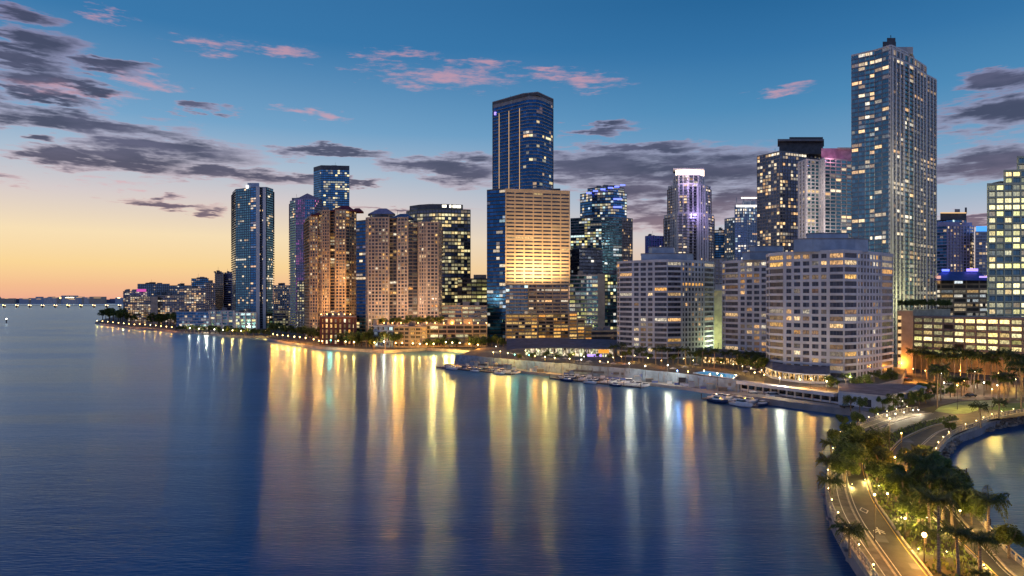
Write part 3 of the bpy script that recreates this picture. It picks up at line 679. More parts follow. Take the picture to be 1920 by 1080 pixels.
seg(root, [(1068,640),(1121,630)], ZL, zt(517), [st(bay=5, pf=.95, sill=1.2, div=3, lit=.5, pal=COOL+GREENY, glass=G_TEAL, band=.3, gain=.9)], S['white2'], fh=3.7, depth=20, seed=65)
b = MB(); p = [PX(1121.2, 629), PX(1134, 634)]; b.prism([p[0], p[1], off(p[1], 22), off(p[0], 22)], ZL, zt(513)); b.build('end_wall', S['pinkish'], root)
c = PX(1100, 640); finish(root, c[0], c[1], ZL)
root = bld('orange lit car park stepping down to the right beside the beige slab', 'car park', 'car_park'); D0 = 575; zt = lambda y: ZY(y, D0)
for k, (Xa, Xb, y) in enumerate(((1067,1082,588),(1082.3,1096,600),(1096.3,1110,614))):
    seg(root, [(Xa, 575+k*2), (Xb, 577+k*2)], ZL, zt(y), [st(bay=6, pf=.88, sill=1.0, lit=.9, pal=ORANGE+GOLD[:1], glass=G_OPEN, band=.3, pier=.35, pw=.5, gain=1.1)], S['tan'], fh=2.9, depth=18, seed=70+k)
c = PX(1090, 585); finish(root, c[0], c[1], ZL)
r = simple('low tan block between car park and farthest left slab block', [(1109,545),(1157,548)], 622, [st(bay=9, pf=.45, sill=1.6, lit=.05, glass=G_GREY, band=.2)], S['tan'], fh=4.5, depth=15, seed=75, name='building', cat='building'); done(r)
# narrow office tower between the teal tower and slab block
r = simple('narrow greenish office tower behind the blank white end wall', [(1134,690),(1160,695)], 515, [st(bay=3.2, pf=.85, sill=.9, lit=.3, pal=GREENY+COOL, glass=G_TEAL, band=.25)], S['dgrey'], fh=3.5, depth=20, seed=76, name='office_building', cat='office building'); done(r)

# --- small ones between and behind
r = simple('small violet tower behind the farthest left slab block', [(1210,985),(1222,978),(1245,985)], 443, [st(bay=4, pf=.6, sill=.8, lit=.05, glass=G_DBLUE, pier=.5, pw=1.5)]*2, mat('violet_render', (.24, .18, .5), .7), fh=3.2, depth=20, seed=77); done(r)
r = simple('slim blue glass tower left of the pale blue crowned one', [(1337,955),(1362,950)], 432, [st(bay=3.5, pf=.9, sill=.5, lit=.06, glass=G_DBLUE)], S['dgrey'], fh=3.4, depth=20, seed=78); done(r)
root = bld('pale blue tower with white framed stepped crown behind the slab blocks', 'tower'); D0 = 880; zt = lambda y: ZY(y, D0)
q = st(bay=3.4, pf=.72, sill=.7, lit=.16, pal=COOL+WARM, glass=G_BLUE, band=.3, pier=.5, pw=.8)
seg(root, [(1359,900),(1378,885),(1400,880),(1420,890)], ZL, zt(408), [q]*3, S['steel'], fh=3.2, depth=30, seed=79)
seg(root, [(1378,890),(1392,883),(1420,890)], zt(408)+1, zt(385), [dict(q, lit=.4, pal=COOL)]*2, S['steel'], fh=3.4, depth=22, seed=80)
blockp(root, 'light_strip', 1380, 1419, 881, .5, zt(388), zt(384), E_LINE)
for X in (1380, 1393, 1406, 1417): blockp(root, 'crown_post', X, X+1.6, 884, 2, zt(385), zt(369), S['white2'])
blockp(root, 'crown_core', 1392, 1416, 892, 12, zt(385), zt(374), S['steel']); blockp(root, 'crown_rail', 1390, 1419, 884, 2, zt(371), zt(369), E_CROWN)
c = PX(1390, 895); finish(root, c[0], c[1], ZL)
r = simple('grey glass tower seen in the gap between two pale slab blocks', [(1334,560),(1362,558)], 487, [st(bay=3, pf=.7, sill=.8, lit=.2, pal=COOL, glass=G_GREY, pier=.4, pw=.6)], S['grey'], fh=3.2, depth=20, seed=81); done(r)
root = bld('blank yellow-lit white lift shaft wall in the gap between slab blocks', 'building', 'building')
blockp(root, 'wall', 1339, 1356, 430, 10, TERR_Z, ZY(545, 430), mat('light_tinted_white_render', (.62, .6, .4), .7)); blockp(root, 'upper_wall', 1341, 1355, 432, 9, ZY(545, 430), ZY(533, 430), S['white2'])  # white wall with its yellow-green lighting put into the colour
blockp(root, 'roof_slab', 1338.5, 1356.5, 429, 12, ZY(545, 430), ZY(543, 430), S['white2']); c = PX(1347, 435); finish(root, c[0], c[1], TERR_Z)

# --- right edge: violet pair, blue roofed block, gridded office, car park
r = simple('blue tower with lit roof line behind the tallest tower, right edge', [(1755,760),(1786,745),(1812,750)], 412, [st(bay=3.4, pf=.9, sill=.6, lit=.14, pal=COOL+WARM, glass=G_DBLUE)]*2, S['dgrey'], fh=3.3, depth=24, seed=82)
blockp(r[0], 'light_strip', 1763, 1812, 746, .5, ZY(400, 746), ZY(398, 746), E_LEDW); blockp(r[0], 'penthouse', 1763, 1812, 750, 14, r[2], ZY(399, 750), S['dgrey']); blockp(r[0], 'lift_tower', 1790, 1800, 754, 8, ZY(399, 750), ZY(392, 754), S['grey']); blockp(r[0], 'mast', 1809, 1813, 754, 4, ZY(399, 750), ZY(389, 754), S['dgrey']); done(r)
r = simple('lilac ribbed tower above the blue hipped roof', [(1756,705),(1775,700),(1818,700),(1826,708)], 424, [st(bay=3.4, pf=.9, sill=.6, lit=.08, glass=G_DBLUE), st(bay=3.4, pf=.5, sill=.7, head=.3, lit=.14, pal=WARM, glass=G_GREY, pier=.5, pw=1.0), st(bay=3.4, pf=.9, sill=.6, lit=.1, glass=G_BLUE)], S['purple'], fh=3.2, depth=24, seed=83, boxes=((1758,1800,416,4,S['purple']),(1804,1822,417,2,S['purple']))); done(r)
r = simple('narrow dark tower with bright blue lit top beside the gridded office', [(1829,690),(1854,690)], 436, [st(bay=3, pf=.8, sill=.7, lit=.14, pal=WARM, glass=G_DARK, pier=.3, pw=.4)], S['steel'], fh=3.3, depth=20, seed=84)
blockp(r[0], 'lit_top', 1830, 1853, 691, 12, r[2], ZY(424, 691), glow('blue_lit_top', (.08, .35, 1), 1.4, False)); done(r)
root = bld('brown office block with lit floors under a glowing blue hipped roof', 'office building', 'office_building'); D0 = 520; zt = lambda y: ZY(y, D0)
seg(root, [(1740,525),(1860,520)], ZL, zt(526), [st(bay=9, pf=.9, sill=1.3, div=4, lit=.55, pal=WARM+COOL[:2], glass=G_OPEN, band=.35, pier=.4, pw=.8, gain=.9)], mat('brown_stone', (.24, .19, .15), .7), fh=3.6, depth=30, seed=85, roof=False)
e = [PX(1738, 517), PX(1862, 517)]; e = [e[0], e[1], off(e[1], 40), off(e[0], 40)]; t_ = [PX(1768, 528), PX(1832, 528)]; t_ = [t_[0], t_[1], off(t_[1], 14), off(t_[0], 14)]
b = MB(); z0_, z1_ = zt(526), zt(508)
for k in range(4): b.face([(*e[k], z0_), (*e[(k+1) % 4], z0_), (*t_[(k+1) % 4], z1_), (*t_[k], z1_)])
b.face([(*p, z1_) for p in t_]); b.build('roof', S['blueroof'], root)
blockp(root, 'light_strip', 1766, 1780, 526, 1, zt(508), zt(504), E_LEDB); blockp(root, 'light_strip', 1812, 1834, 526, 1, zt(508), zt(503), E_LEDV); blockp(root, 'light_strip', 1836, 1858, 515.5, .6, zt(521), zt(518), E_LEDV); blockp(root, 'lit_sign', 1754, 1764, 519, 3, zt(526), zt(517), glow('pink_lit_wall', (1, .5, .42), .9, False))
c = PX(1800, 530); finish(root, c[0], c[1], ZL)
root = bld('stepped office tower with a yellow-green lit window grid at the right edge', 'office building', 'office_tower'); D0 = 420; zt = lambda y: ZY(y, D0)
gr = st(bay=4.9, pf=.76, sill=.75, head=.35, div=2, lit=.6, pal=GREENY+GOLD, glass=G_CALM, band=.35, pier=.4, pw=.75, gain=1.7, sep=True)
grm = mat('olive_white_stone', (.52, .53, .36), .7, var=.08)
seg(root, [(1852,424),(1960,420)], ZL+20, zt(345), [gr], grm, fh=4.05, depth=30, seed=86, floorlit={.3: 3, .33: 3, .36: 3}, sepmax=170)
seg(root, [(1883,427),(1960,424)], zt(345)+1.1, zt(318), [gr], grm, fh=4.0, depth=26, seed=87, sepmax=20); seg(root, [(1908,430),(1960,428)], zt(318)+1.1, zt(290), [gr], grm, fh=4.0, depth=20, seed=88, sepmax=20)
c = PX(1905, 435); finish(root, c[0], c[1], ZL)
root = bld('long car park with rows of bright yellow openings behind the tall palms', 'car park', 'car_park'); D0 = 345; zt = lambda y: ZY(y, D0)
seg(root, [(1712,372),(1990,318)], zt(672), ZY(598, 345), [st(bay=4.9, pf=.8, sill=1.05, head=.25, div=1, lit=3, pal=GREENY+GOLD, glass=G_OPEN, band=.4, pier=.3, pw=.7, gain=2.4, sep=True)], mat('brown_grey_concrete', (.27, .22, .19), .8), fh=3.6, depth=35, seed=89, parapet=.9)
a_, b_ = PX(1712, 372.5), PX(1990, 318.5); bb = MB(); bb.prism([a_, b_, off(b_, 20), off(a_, 20)], ZL, zt(672)-.02); bb.build('ground_storey', mat('ochre_render', (.5, .32, .12), .8), root)
a_, b_, c_ = PX(1682, 352), PX(1711.5, 350), PX(1712, 371); bb = MB(); bb.prism([a_, b_, c_, off(c_, 12), off(a_, 22)], ZL, ZY(583, 350)); bb.build('end_wall', S['tan'], root)
blockp(root, 'stair_window', 1684, 1689, 351.2, .5, ZL+4, ZY(590, 351), G_OPEN)
for k in range(8): blockp(root, 'landing_window', 1683.4, 1690, 350.6, .5, ZY(690-k*13, 351), ZY(683-k*13, 351), E_LEDW)
blockp(root, 'roof_garden_wall', 1712, 1782, 378, 16, ZY(600, 378), ZY(580, 378), mat('cream_render', (.45, .42, .3), .8))
c = PX(1830, 350); finish(root, c[0], c[1], ZL)

# --- left of the beige slab
r = simple('slender waterfront tower with saw-tooth balconies and two white vertical fins', [(436,945),(442,915),(470,902),(480,898),(500,898),(512,915)], 352,
           [st(bay=3.5, pf=.85, sill=.5, lit=.03, glass=G_TEAL, slab=1.8), st(bay=4, pf=.85, sill=.5, lit=.06, pal=WARM, glass=G_TEAL, slab=1.2, pier=.4, pw=.3), st(bay=4, pf=.9, sill=.5, lit=.14, pal=WARM, glass=G_DBLUE, slab=.6), st(bay=4, pf=.3, sill=.6, lit=.08, glass=G_DARK), st(bay=3, pf=.9, sill=.5, lit=.12, pal=WARM, glass=G_TEAL, slab=2)], S['tslab'], parapet=1.0, fh=3.2, depth=26, seed=101)
blockp(r[0], 'fin', 480, 487, 894.5, 4, ZL, ZY(350, 896), S['rib']); blockp(r[0], 'fin', 493, 498.5, 894.5, 4, ZL, ZY(352, 896), S['rib'])
blockp(r[0], 'penthouse', 464, 486, 905, 12, r[2], ZY(343, 905), S['steel']); blockp(r[0], 'roof_light', 461, 466, 903, 2, r[2], ZY(347, 903), E_LINE); done(r)
root = bld('teal edged tower with magenta lit middle strip and gabled top', 'tower'); D0 = 840; zt = lambda y: ZY(y, D0)
seg(root, [(544,860),(555,846),(572,840),(590,842),(603,856)], ZL, zt(374), setgi([st(bay=3.2, pf=.85, sill=.6, lit=.03, glass=G_TEAL, slab=1.5), st(bay=3, pf=.7, sill=.8, lit=.4, pal=PINK[:2]+[(.4,.08,.3)], glass=G_DARK, pier=.5, pw=.5, gain=.35), st(bay=3, pf=.8, sill=.7, lit=.05, glass=G_DBLUE, band=.3), st(bay=3, pf=.5, sill=.8, lit=.1, pal=PINK, glass=G_DARK, slab=1.2)]), S['purple'], fh=3.1, depth=24, seed=102)
a_, b_ = PX(552, 850), PX(604, 850); m_ = ((a_[0]+b_[0])/2, a_[1]-4); zt1, zt2 = zt(374)+1.1, zt(361)
b = MB(); b.face([(*a_, zt1), (*b_, zt1), (*m_, zt2)]); c_ = off(a_, 16); d_ = off(b_, 16); e_ = off(m_, 16)
b.face([(*a_, zt1), (*m_, zt2), (*e_, zt2), (*c_, zt1)]); b.face([(*m_, zt2), (*b_, zt1), (*d_, zt1), (*e_, zt2)]); b.face([(*c_, zt1), (*e_, zt2), (*d_, zt1)]); b.build('gable', S['purple'], root)
c = PX(575, 855); finish(root, c[0], c[1], ZL)
r = simple('flat topped deep blue glass tower behind the gabled ones', [(588,1108),(602,1090),(655,1095)], 311, [st(bay=3.6, pf=.94, sill=.5, lit=.02, glass=G_DBLUE, band=.1), st(bay=3.8, pf=.92, sill=.6, lit=.17, pal=GOLD, glass=G_DBLUE, band=.15, gain=1.5)], S['dgrey'], fh=3.6, depth=30, seed=103, wall_top=6); done(r)
def gable(root, X0, X1, D, ybase, ytop, depth, m, name='roof', z=None):
    a, b_ = PX(X0, D), PX(X1, D); zb, zt_ = ZY(ybase, D), ZY(ytop, D)
    c, d = off(b_, depth), off(a, depth); mx = ((a[0]+b_[0])/2); k1, k2 = (mx-(b_[0]-a[0])*.14, a[1]+depth*.4), (mx+(b_[0]-a[0])*.14, a[1]+depth*.4)
    q = MB(); q.face([(*a, zb), (*b_, zb), (*k2, zt_), (*k1, zt_)]); q.face([(*b_, zb), (*c, zb), (*k2, zt_)]); q.face([(*c, zb), (*d, zb), (*k1, zt_), (*k2, zt_)]); q.face([(*d, zb), (*a, zb), (*k1, zt_)]); q.build(name, m, root)
rs = lambda **k: st(**{**dict(bay=2.9, pf=.58, sill=.85, head=.35, lit=.34, pal=WARM+ORANGE, glass=G_WALL, band=.3, pier=.35, pw=.9, gain=1.1), **k})
balc = lambda **k: rs(slab=1.5, pf=.85, bay=3.6, pier=.4, pw=.3, **k)
root = bld('ochre apartment tower with dark red gabled roofs', 'apartment tower', 'apartment_tower'); D0 = 660; zt = lambda y: ZY(y, D0)
seg(root, [(572,700),(581,672),(596,668)], ZL, zt(404), setgi([balc(glass=G_BLUE, lit=.06), rs()]), S['tan'], fh=3.05, depth=20, seed=104)
seg(root, [(596,671),(604,664),(618,662),(619,668),(628,668),(629,660),(648,660),(655,664),(668,672)], ZL, zt(395), setgi([rs(), rs(lit=.2), rs(), balc(lit=.2), rs(), rs(lit=.2), balc(), rs()]), S['tan'], fh=3.05, depth=24, seed=105)
gable(root, 583, 620, 664, 403, 396, 16, S['redroof']); gable(root, 618, 668, 662, 396, 384, 20, S['redroof']); gable(root, 654, 682, 670, 397, 389, 14, S['redroof'])
c = PX(625, 675); finish(root, c[0], c[1], ZL)
root = bld('pinkish white apartment tower with gabled crowns and a dark blue glass flank', 'apartment tower', 'apartment_tower'); D0 = 590; zt = lambda y: ZY(y, D0)
seg(root, [(668,603),(686,596)], ZL, zt(413), [st(bay=4, pf=.95, sill=.3, lit=.08, pal=WARM, glass=G_SIDE, band=.1)], S['dgrey'], fh=3.05, depth=22, seed=106)
seg(root, [(686.3,596),(690,592),(729,590),(730,598),(744,598),(745,592),(765,590)], ZL, zt(409), [rs(lit=.18), rs(lit=.18), rs(), balc(lit=.12), rs(), rs(lit=.18)], S['pinkish'], fh=3.05, depth=24, seed=107)
seg(root, [(765,598),(783,600),(785,592),(800,590),(822,591),(828,600)], ZL, zt(418), [balc(lit=.15), rs(), rs(lit=.14), rs(lit=.14), rs()], S['pinkish'], fh=3.05, depth=24, seed=108)
seg(root, [(694,600),(738,600)], zt(409)+1.1, zt(401), [rs(lit=.8, pal=GOLD, bay=4)], S['pinkish'], fh=3.6, depth=14, seed=109)
gable(root, 690, 741, 598, 401, 389, 16, mat('lilac_roof', (.32, .26, .36), .6)); gable(root, 732, 776, 592, 409, 399, 16, S['steel'])
c = PX(750, 600); finish(root, c[0], c[1], ZL)
root = bld('dark green glass office tower with curved lit rooftop', 'office tower', 'office_tower'); D0 = 730; zt = lambda y: ZY(y, D0)
g_ = st(bay=3.6, pf=.85, sill=1.1, lit=.5, pal=GOLD, glass=G_DARK, band=.2, pier=.25, pw=.3, gain=1.1)
seg(root, [(762,752),(782,738),(822,730),(882,738)], ZL, zt(393), [dict(g_, lit=.1), g_, g_], mat('bronze_frame', (.1, .11, .09), .4, .5), fh=3.8, depth=30, seed=110, floorlit={.97: 3, .9: 3, .6: 3, .52: 3})
pl = [PX(768, 752), PX(786, 741), PX(805, 736), PX(836, 736), PX(868, 742)]; b = MB(); b.prism(pl+[off(pl[-1], 18), off(pl[0], 18)], zt(393)+1.1, zt(381)); b.build('rooftop', S['dgrey'], root)
for k in range(4): blockp(root, 'rooftop_light', 829+k*9, 837+k*9, 736+k*1.2, .6, zt(387.5), zt(382.5), glow('roof_floodlight', (1, .92, .72), 3.5, False))
c = PX(825, 745); finish(root, c[0], c[1], ZL)
r = simple('lower office block with many lit floors under the green glass tower', [(858,660),(884,655),(913,660)], 524, [st(bay=5.4, pf=.9, sill=1.3, lit=.5, pal=GOLD+GREENY, glass=G_DARK, band=.25, gain=.9)]*2, S['dgrey'], fh=3.8, depth=20, seed=111, name='office_building', cat='office building', boxes=((888,912,515,6,S['grey']),)); done(r)
r = simple('dark office block of lit floors at the foot of the green glass tower', [(828,600),(866,598),(866.5,590),(913,594)], 575, [st(bay=6, pf=.9, sill=1.4, lit=.5, pal=GOLD, glass=G_DARK, band=.3, pier=.3, pw=.4, gain=.8)]*3, S['tan'], fh=3.6, depth=20, seed=112, name='office_building', cat='office building'); done(r)
r = simple('low dark red block with orange terrace lights below the ochre tower', [(600,572),(668,566)], 597, [st(bay=4.2, pf=.42, sill=1.1, head=.5, lit=.85, pal=WARM+ORANGE, glass=G_OPEN, band=.3, pier=.35, pw=2.2, gain=1.5)], S['redwall'], fh=4.2, depth=40, seed=113, name='building', cat='building'); done(r)
r = simple('grey blue podium with dim windows below the pinkish tower', [(700,545),(738,538)], 613, [st(bay=5, pf=.7, sill=1.5, lit=.25, pal=COOL, glass=G_BLUE, band=.2)], S['steel'], fh=4.5, depth=30, seed=114, name='building', cat='building'); done(r)
r = simple('ochre podium of orange lit windows behind the waterfront trees', [(738.5,541),(768,538),(800,540)], 615, [st(bay=4.2, pf=.6, sill=1.2, lit=.8, pal=ORANGE, glass=G_OPEN, band=.3, pier=.3, pw=.8, gain=1.1)]*2, S['tan'], fh=3.1, depth=30, seed=115, name='building', cat='building'); done(r)
r = simple('long car park with bright yellow decks behind the orange lit shore path', [(790,545),(886,548),(913,552)], 611, [st(bay=7, pf=.86, sill=1.1, div=2, lit=.8, pal=GOLD+ORANGE, glass=G_OPEN, band=.3, pier=.3, pw=.6, gain=1.2)]*2, S['tan'], fh=3.2, depth=30, seed=116, name='car_park', cat='car park'); done(r)

# --- far left cluster on the point
def low(label, X0, X1, D, y, style, wall, fh=3.1, seed=0, depth=20, skew=6, z0=ZL, **kw):
    r = simple(label, [(X0, D+skew), (X1, D)], y, [style], wall, fh=fh, depth=depth, seed=seed, name='apartment_block', cat='apartment block', z0=z0, **kw); done(r); return r
wf = lambda **k: st(**{**dict(bay=4, pf=.8, sill=1.0, lit=.4, pal=WARM, glass=G_DARK, band=.3, slab=1, gain=1.0), **k})
low('dark flat block at the far tip of the point', 231, 243, 1260, 547, wf(lit=.15), S['dgrey'], seed=120)
low('far dark slab block left of centre on the point skyline', 258, 318, 1330, 533, wf(lit=.06, glass=G_BLUE), S['dgrey'], seed=121, boxes=((280,292,529,4,S['dgrey']),))
low('far dark slab block with antenna on the point skyline', 318, 358, 1300, 536, wf(lit=.08, glass=G_BLUE), S['dgrey'], seed=122)
r = low('stepped block with a magenta lit terrace on the point', 243, 276, 1180, 547, wf(lit=.4), S['purple'], seed=123); blockp(r[0], 'lit_terrace', 256, 274, 1175, 3, ZY(547, 1175), ZY(542, 1175), E_PINK).location = -Vector((r[1][0], r[1][1], ZL))
low('lit apartment block above the dark trees of the point', 240, 282, 1090, 557, wf(lit=.5), S['tan'], seed=124)
r = low('long balconied apartment block beside a blank cream end wall', 296, 345, 1040, 555, wf(lit=.5), S['pinkish'], seed=125); bb = blockp(r[0], 'end_wall', 283, 295.8, 1040, 14, ZL, ZY(556, 1040), S['pinkish']); bb.location = -Vector((r[1][0], r[1][1], ZL))
low('terraced apartment block with lit balconies left of the cream slab', 345.5, 386, 1000, 541, wf(lit=.5, gain=1.2), S['pinkish'], seed=126)
low('blue glass block behind the cream slab', 359, 391, 1120, 523, wf(lit=.2, glass=G_DBLUE), S['dgrey'], seed=127)
low('cream slab block with sparse windows', 385, 404, 970, 532, wf(lit=.15, pf=.4, slab=0), S['pinkish'], seed=128)
low('mauve tower with blank side wall left of the waterfront tower', 403, 419, 1010, 512, wf(lit=.02, slab=0, pf=.3), S['pinkish'], seed=129, boxes=((406,412,507,3,S['dgrey']),), skew=12)
low('dark mauve tower touching the waterfront tower', 419.2, 437, 1014, 514, wf(lit=.04), S['purple'], seed=130)
low('low blue glass building on the promenade left of the fins', 331, 392, 850, 586, wf(lit=.25, pal=COOL, glass=G_DBLUE, pf=.9, slab=0), S['steel'], fh=3.6, seed=131, skew=14)
low('low green glass building with tall white fins on the promenade', 392.5, 440, 820, 584, wf(lit=.5, pal=COOL+GREENY, glass=G_TEAL, pier=.8, pw=2.2, bay=9, div=3), S['white2'], fh=3.6, seed=132, skew=8)
low('low pale building at the foot of the slender waterfront tower', 440.5, 482, 812, 587, wf(lit=.5, pal=COOL+GREENY, glass=G_TEAL, pier=.8, pw=1.5, bay=8, div=2), S['white2'], fh=3.6, seed=133)
low('far grey block seen right of the slender tower', 513, 546, 1120, 536, wf(lit=.3, pf=.5, pier=.3, pw=1.4, slab=0), S['white2'], seed=134)
low('low yellow lit building right of the slender tower', 514, 546, 890, 583, wf(lit=.7, pal=GOLD), S['tan'], seed=135)
low('cream block with blank end beside the yellow lit building', 555, 572, 800, 585, wf(lit=.4, pal=GOLD, pf=.4, slab=0), S['pinkish'], seed=136)
low('striped tower of bright windows between gabled tower and shore', 557, 575, 820, 528, wf(lit=.6, pal=GOLD, slab=0, pf=.7), S['dgrey'], seed=137)
# ------------------------------------------------------------------ marina front
def wallseg(root, a, b_, z0, z1, th, m, name):
    L = math.hypot(b_[0]-a[0], b_[1]-a[1]); q = MB(); q.box(((a[0]+b_[0])/2, (a[1]+b_[1])/2, (z0+z1)/2), (L, th, z1-z0), math.atan2(b_[1]-a[1], b_[0]-a[0])); return q.build(name, m, root)
root = thing('quay_wall', 'long pale blue painted wall along the marina walk, with panels', 'wall')
for i in range(len(tf)-1):
    a, b_ = Vector(tf[i]), Vector(tf[i+1]); n = max(1, int((b_-a).length/9))
    for k in range(n):
        p, q_ = a.lerp(b_, k/n), a.lerp(b_, (k+.985)/n); o_ = (p.normalized()*-.35)
        wallseg(root, p+o_, q_+o_, .9, TERR_Z+random.choice((.9, 1.0, 1.15)), .3, M['bluewall'], 'panel')
for i, (X, Y, c_) in enumerate(((905,682,'dgrey'),(935,684,'dgrey'),(1085,694,'dgrey'),(1100,695,'dgrey'),(1122,697,'dgrey'),(1160,699,'dgrey'),(1175,700,'dgrey'),(1278,712,'dark'))):
    p = G(X, Y+6, 2.2); q = MB(); q.box((p[0], p[1]-1.0, 3.6 if i < 7 else 3.2), (5.5 if i < 7 else 3.2, .5, 1.1 if i < 7 else 3.2), -.25); q.build('opening', M[c_], root)
wk = [G(x, y, 1.3) for x, y in WF]
mb = MB(); cen = [(p[0]*1.008, p[1]*1.008) for p in wk]
strip('promenade', cen, 7.0, -1.5, 1.35, M['slab'], kind='structure')
rr = random.Random(12)
stain = MB()
for i in range(len(tf)-1):
    a, b_ = Vector(tf[i]), Vector(tf[i+1]); n = int((b_-a).length/3.1)
    for k in range(n):
        p = a.lerp(b_, (k+.5)/n); p = p-p.normalized()*.62; an = math.atan2(b_.y-a.y, b_.x-a.x)
        if k % 3 == 0: q = MB(); q.box((p.x, p.y, 3.1), (.3, .16, 4.4), an); q.build('buttress', M['slab'], root)
        if rr.random() < .22: q = MB(); q.box((p.x, p.y, rr.uniform(2.4, 4.6)), (rr.uniform(1, 2.6), .12, rr.uniform(.6, 1.6)), an); q.build('painted_patch', rr.choice((M['blueroof'], M['white'], M['dgrey'], M['steel'])), root)
kinds = [('storage_locker', 'storage locker', (2.2, 1.0, 1.2), 'white'), ('kayak_rack', 'kayak rack', (3.6, .8, 1.8), 'dgrey'), ('ticket_kiosk', 'kiosk', (2.4, 2.0, 2.5), 'steel'), ('tarpaulin_pile', 'covered gear', (2.8, 1.6, 1.1), 'blueroof')]
wkl = cr(wk, 60)
for i in range(2, 50):
    if rr.random() < .62:
        nm, ct, sz, mm = kinds[rr.randrange(4)]; p = wkl[i]; p = p+p.normalized()*rr.uniform(1.5, 4.6); t = thing(nm, f'{nth(i)} spot from the left on the marina walk, a {ct}', ct, (p.x, p.y, 1.36), rr.uniform(-.4, .1), 'gear standing on the marina walk')
        q = MB(); q.box((0, 0, sz[2]*.45), (sz[0], sz[1], sz[2]*.9)); q.build('body', M[mm], t); q = MB(); q.box((0, 0, sz[2]*.95), (sz[0]*1.08, sz[1]*1.1, sz[2]*.1)); q.build('lid', M['slab'], t)
# low arcade with a white fascia between the wall and the white pavilion
root = thing('arcade', 'low white-edged arcade of dark bays along the quay below the nearest slab block', 'arcade')
a, b_ = Vector(off(tf2[0], 1.5)), Vector(off(tf2[1], 1.5))
wallseg(root, a, b_, TERR_Z-.7, TERR_Z+.5, 4.5, M['white'], 'fascia'); wallseg(root, a+Vector((0, 2)), b_+Vector((0, 2)), 1.3, TERR_Z-.7, .3, M['tint'], 'back_glazing')
wallseg(root, a-Vector((0, 1.2)), b_-Vector((0, 1.2)), 2.2, 2.9, .25, M['white'], 'low_rail')
for k in range(13): p = a.lerp(b_, k/12); q = MB(); q.box((p.x, p.y-1.6, 3.0), (.5, .5, 3.4)); q.build('column', M['white2'], root)
strip('quay', [G(1380, 742, 1), G(1480, 757, 1), G(1575, 769, 1), G(1640, 776, 1)], 7, -1, 2.3, M['slab'], kind='structure')
# white flat roofed pavilion
root = thing('flat_roofed_pavilion', 'white flat-roofed building at the bend of the quay near the trees', 'building')
wa, wb, wc = G(1572, 758, 2.3), G(1663, 768, 2.3), G(1735, 750, 2.3); zt_ = 2.3+4.2
wallseg(root, wa, wb, 2.2, zt_, .3, M['white'], 'front_wall'); m1 = (wb[0]*.5+wc[0]*.5, wb[1]*.5+wc[1]*.5); wallseg(root, wb, m1, 2.2, zt_, .3, M['white'], 'side_wall')
d_ = off(wa, 26); e_ = off(wc, 10)
b = MB(); b.prism([(wa[0]-.3, wa[1]-.3), (wb[0]+.2, wb[1]-.5), (wc[0]+.5, wc[1]-.3), e_, d_], zt_, zt_+.45); b.build('roof', [M['white2']], root)
b = MB(); b.prism([(wa[0]+.5, wa[1]+.6), (wb[0], wb[1]+.8), (m1[0], m1[1]+1), (e_[0]-3, e_[1]), d_], zt_+.46, zt_+.6); b.build('roof_surface', mat('mauve_roof_gravel', (.2, .16, .18), .9), root)
b = MB(); b.prism([wa, wb, m1, (m1[0]-4, m1[1]+14), d_], 2.2, zt_-.1); b.build('interior', M['white2'], root)
for u, w in ((.62, 2.2),): p = Vector(wa).lerp(Vector(wb), u); q = MB(); q.box((p.x, p.y-.1, 3.8), (w, .3, 2.6), math.atan2(wb[1]-wa[1], wb[0]-wa[0])); q.build('door', M['dark'], root)
q = MB(); p = Vector(wb).lerp(Vector(m1), .75); q.box((p.x, p.y-.15, 4.6), (1.8, .25, 1.6), math.atan2(m1[1]-wb[1], m1[0]-wb[0])); q.build('lit_window', glow('pavilion_window', (1, .85, .6), 2.5, False), root)
for k in range(2): q = MB(); p = Vector(m1).lerp(Vector(wc), .5+.5*k); q.box((p.x-.3, p.y+.1, 4.3), (.4, .4, 4.3)); q.build('post', M['white'], root)

def glassfront(root, a, b_, z0, z1, n, glow_m, frame_m):
    a, b_ = Vector(a), Vector(b_)
    for k in range(n):
        p, q_ = a.lerp(b_, k/n), a.lerp(b_, (k+.9)/n); wallseg(root, p, q_, z0, z1, .1, glow_m[k % len(glow_m)], 'lit_window')
    for k in range(n+1):
        p = a.lerp(b_, min(1, (k-.05)/n)); q = MB(); q.box((p.x, p.y-.15, (z0+z1)/2), (.35, .3, z1-z0)); q.build('mullion', frame_m, root)
def litmat(name, cols, st_):
    m = bpy.data.materials.new(name); m.use_nodes = True; k = NT(m.node_tree)
    tc = k.n('ShaderNodeTexCoord'); n, nc = k.noise(tc.outputs['Object'], .55, 4, .7)
    n2, _ = k.noise(k.v('MULTIPLY', tc.outputs['Object'], (1, 1, .25)), 1.8, 2, .6)
    e = k.n('ShaderNodeEmission'); k._in(e, 0, k.mix(n, (*cols[0], 1), (*cols[1], 1))); k._in(e, 1, k.m('MULTIPLY', k.m('ADD', k.sm(n, .4, .62), .12), k.m('MULTIPLY', k.sm(n2, .35, .6), st_)))
    o = k.n('ShaderNodeOutputMaterial'); k._in(o, 0, e.outputs[0]); m.cycles.emission_sampling = 'NONE'; return m
LW = [litmat('warm_interior', ((1, .5, .12), (1, .8, .45)), 1.8), litmat('amber_interior', ((1, .42, .08), (1, .7, .3)), 1.6)]
LG = [litmat('pale_interior', ((1, .8, .4), (.8, .9, .6)), 1.9), litmat('cream_interior', ((1, .7, .35), (1, .9, .7)), 1.5)]
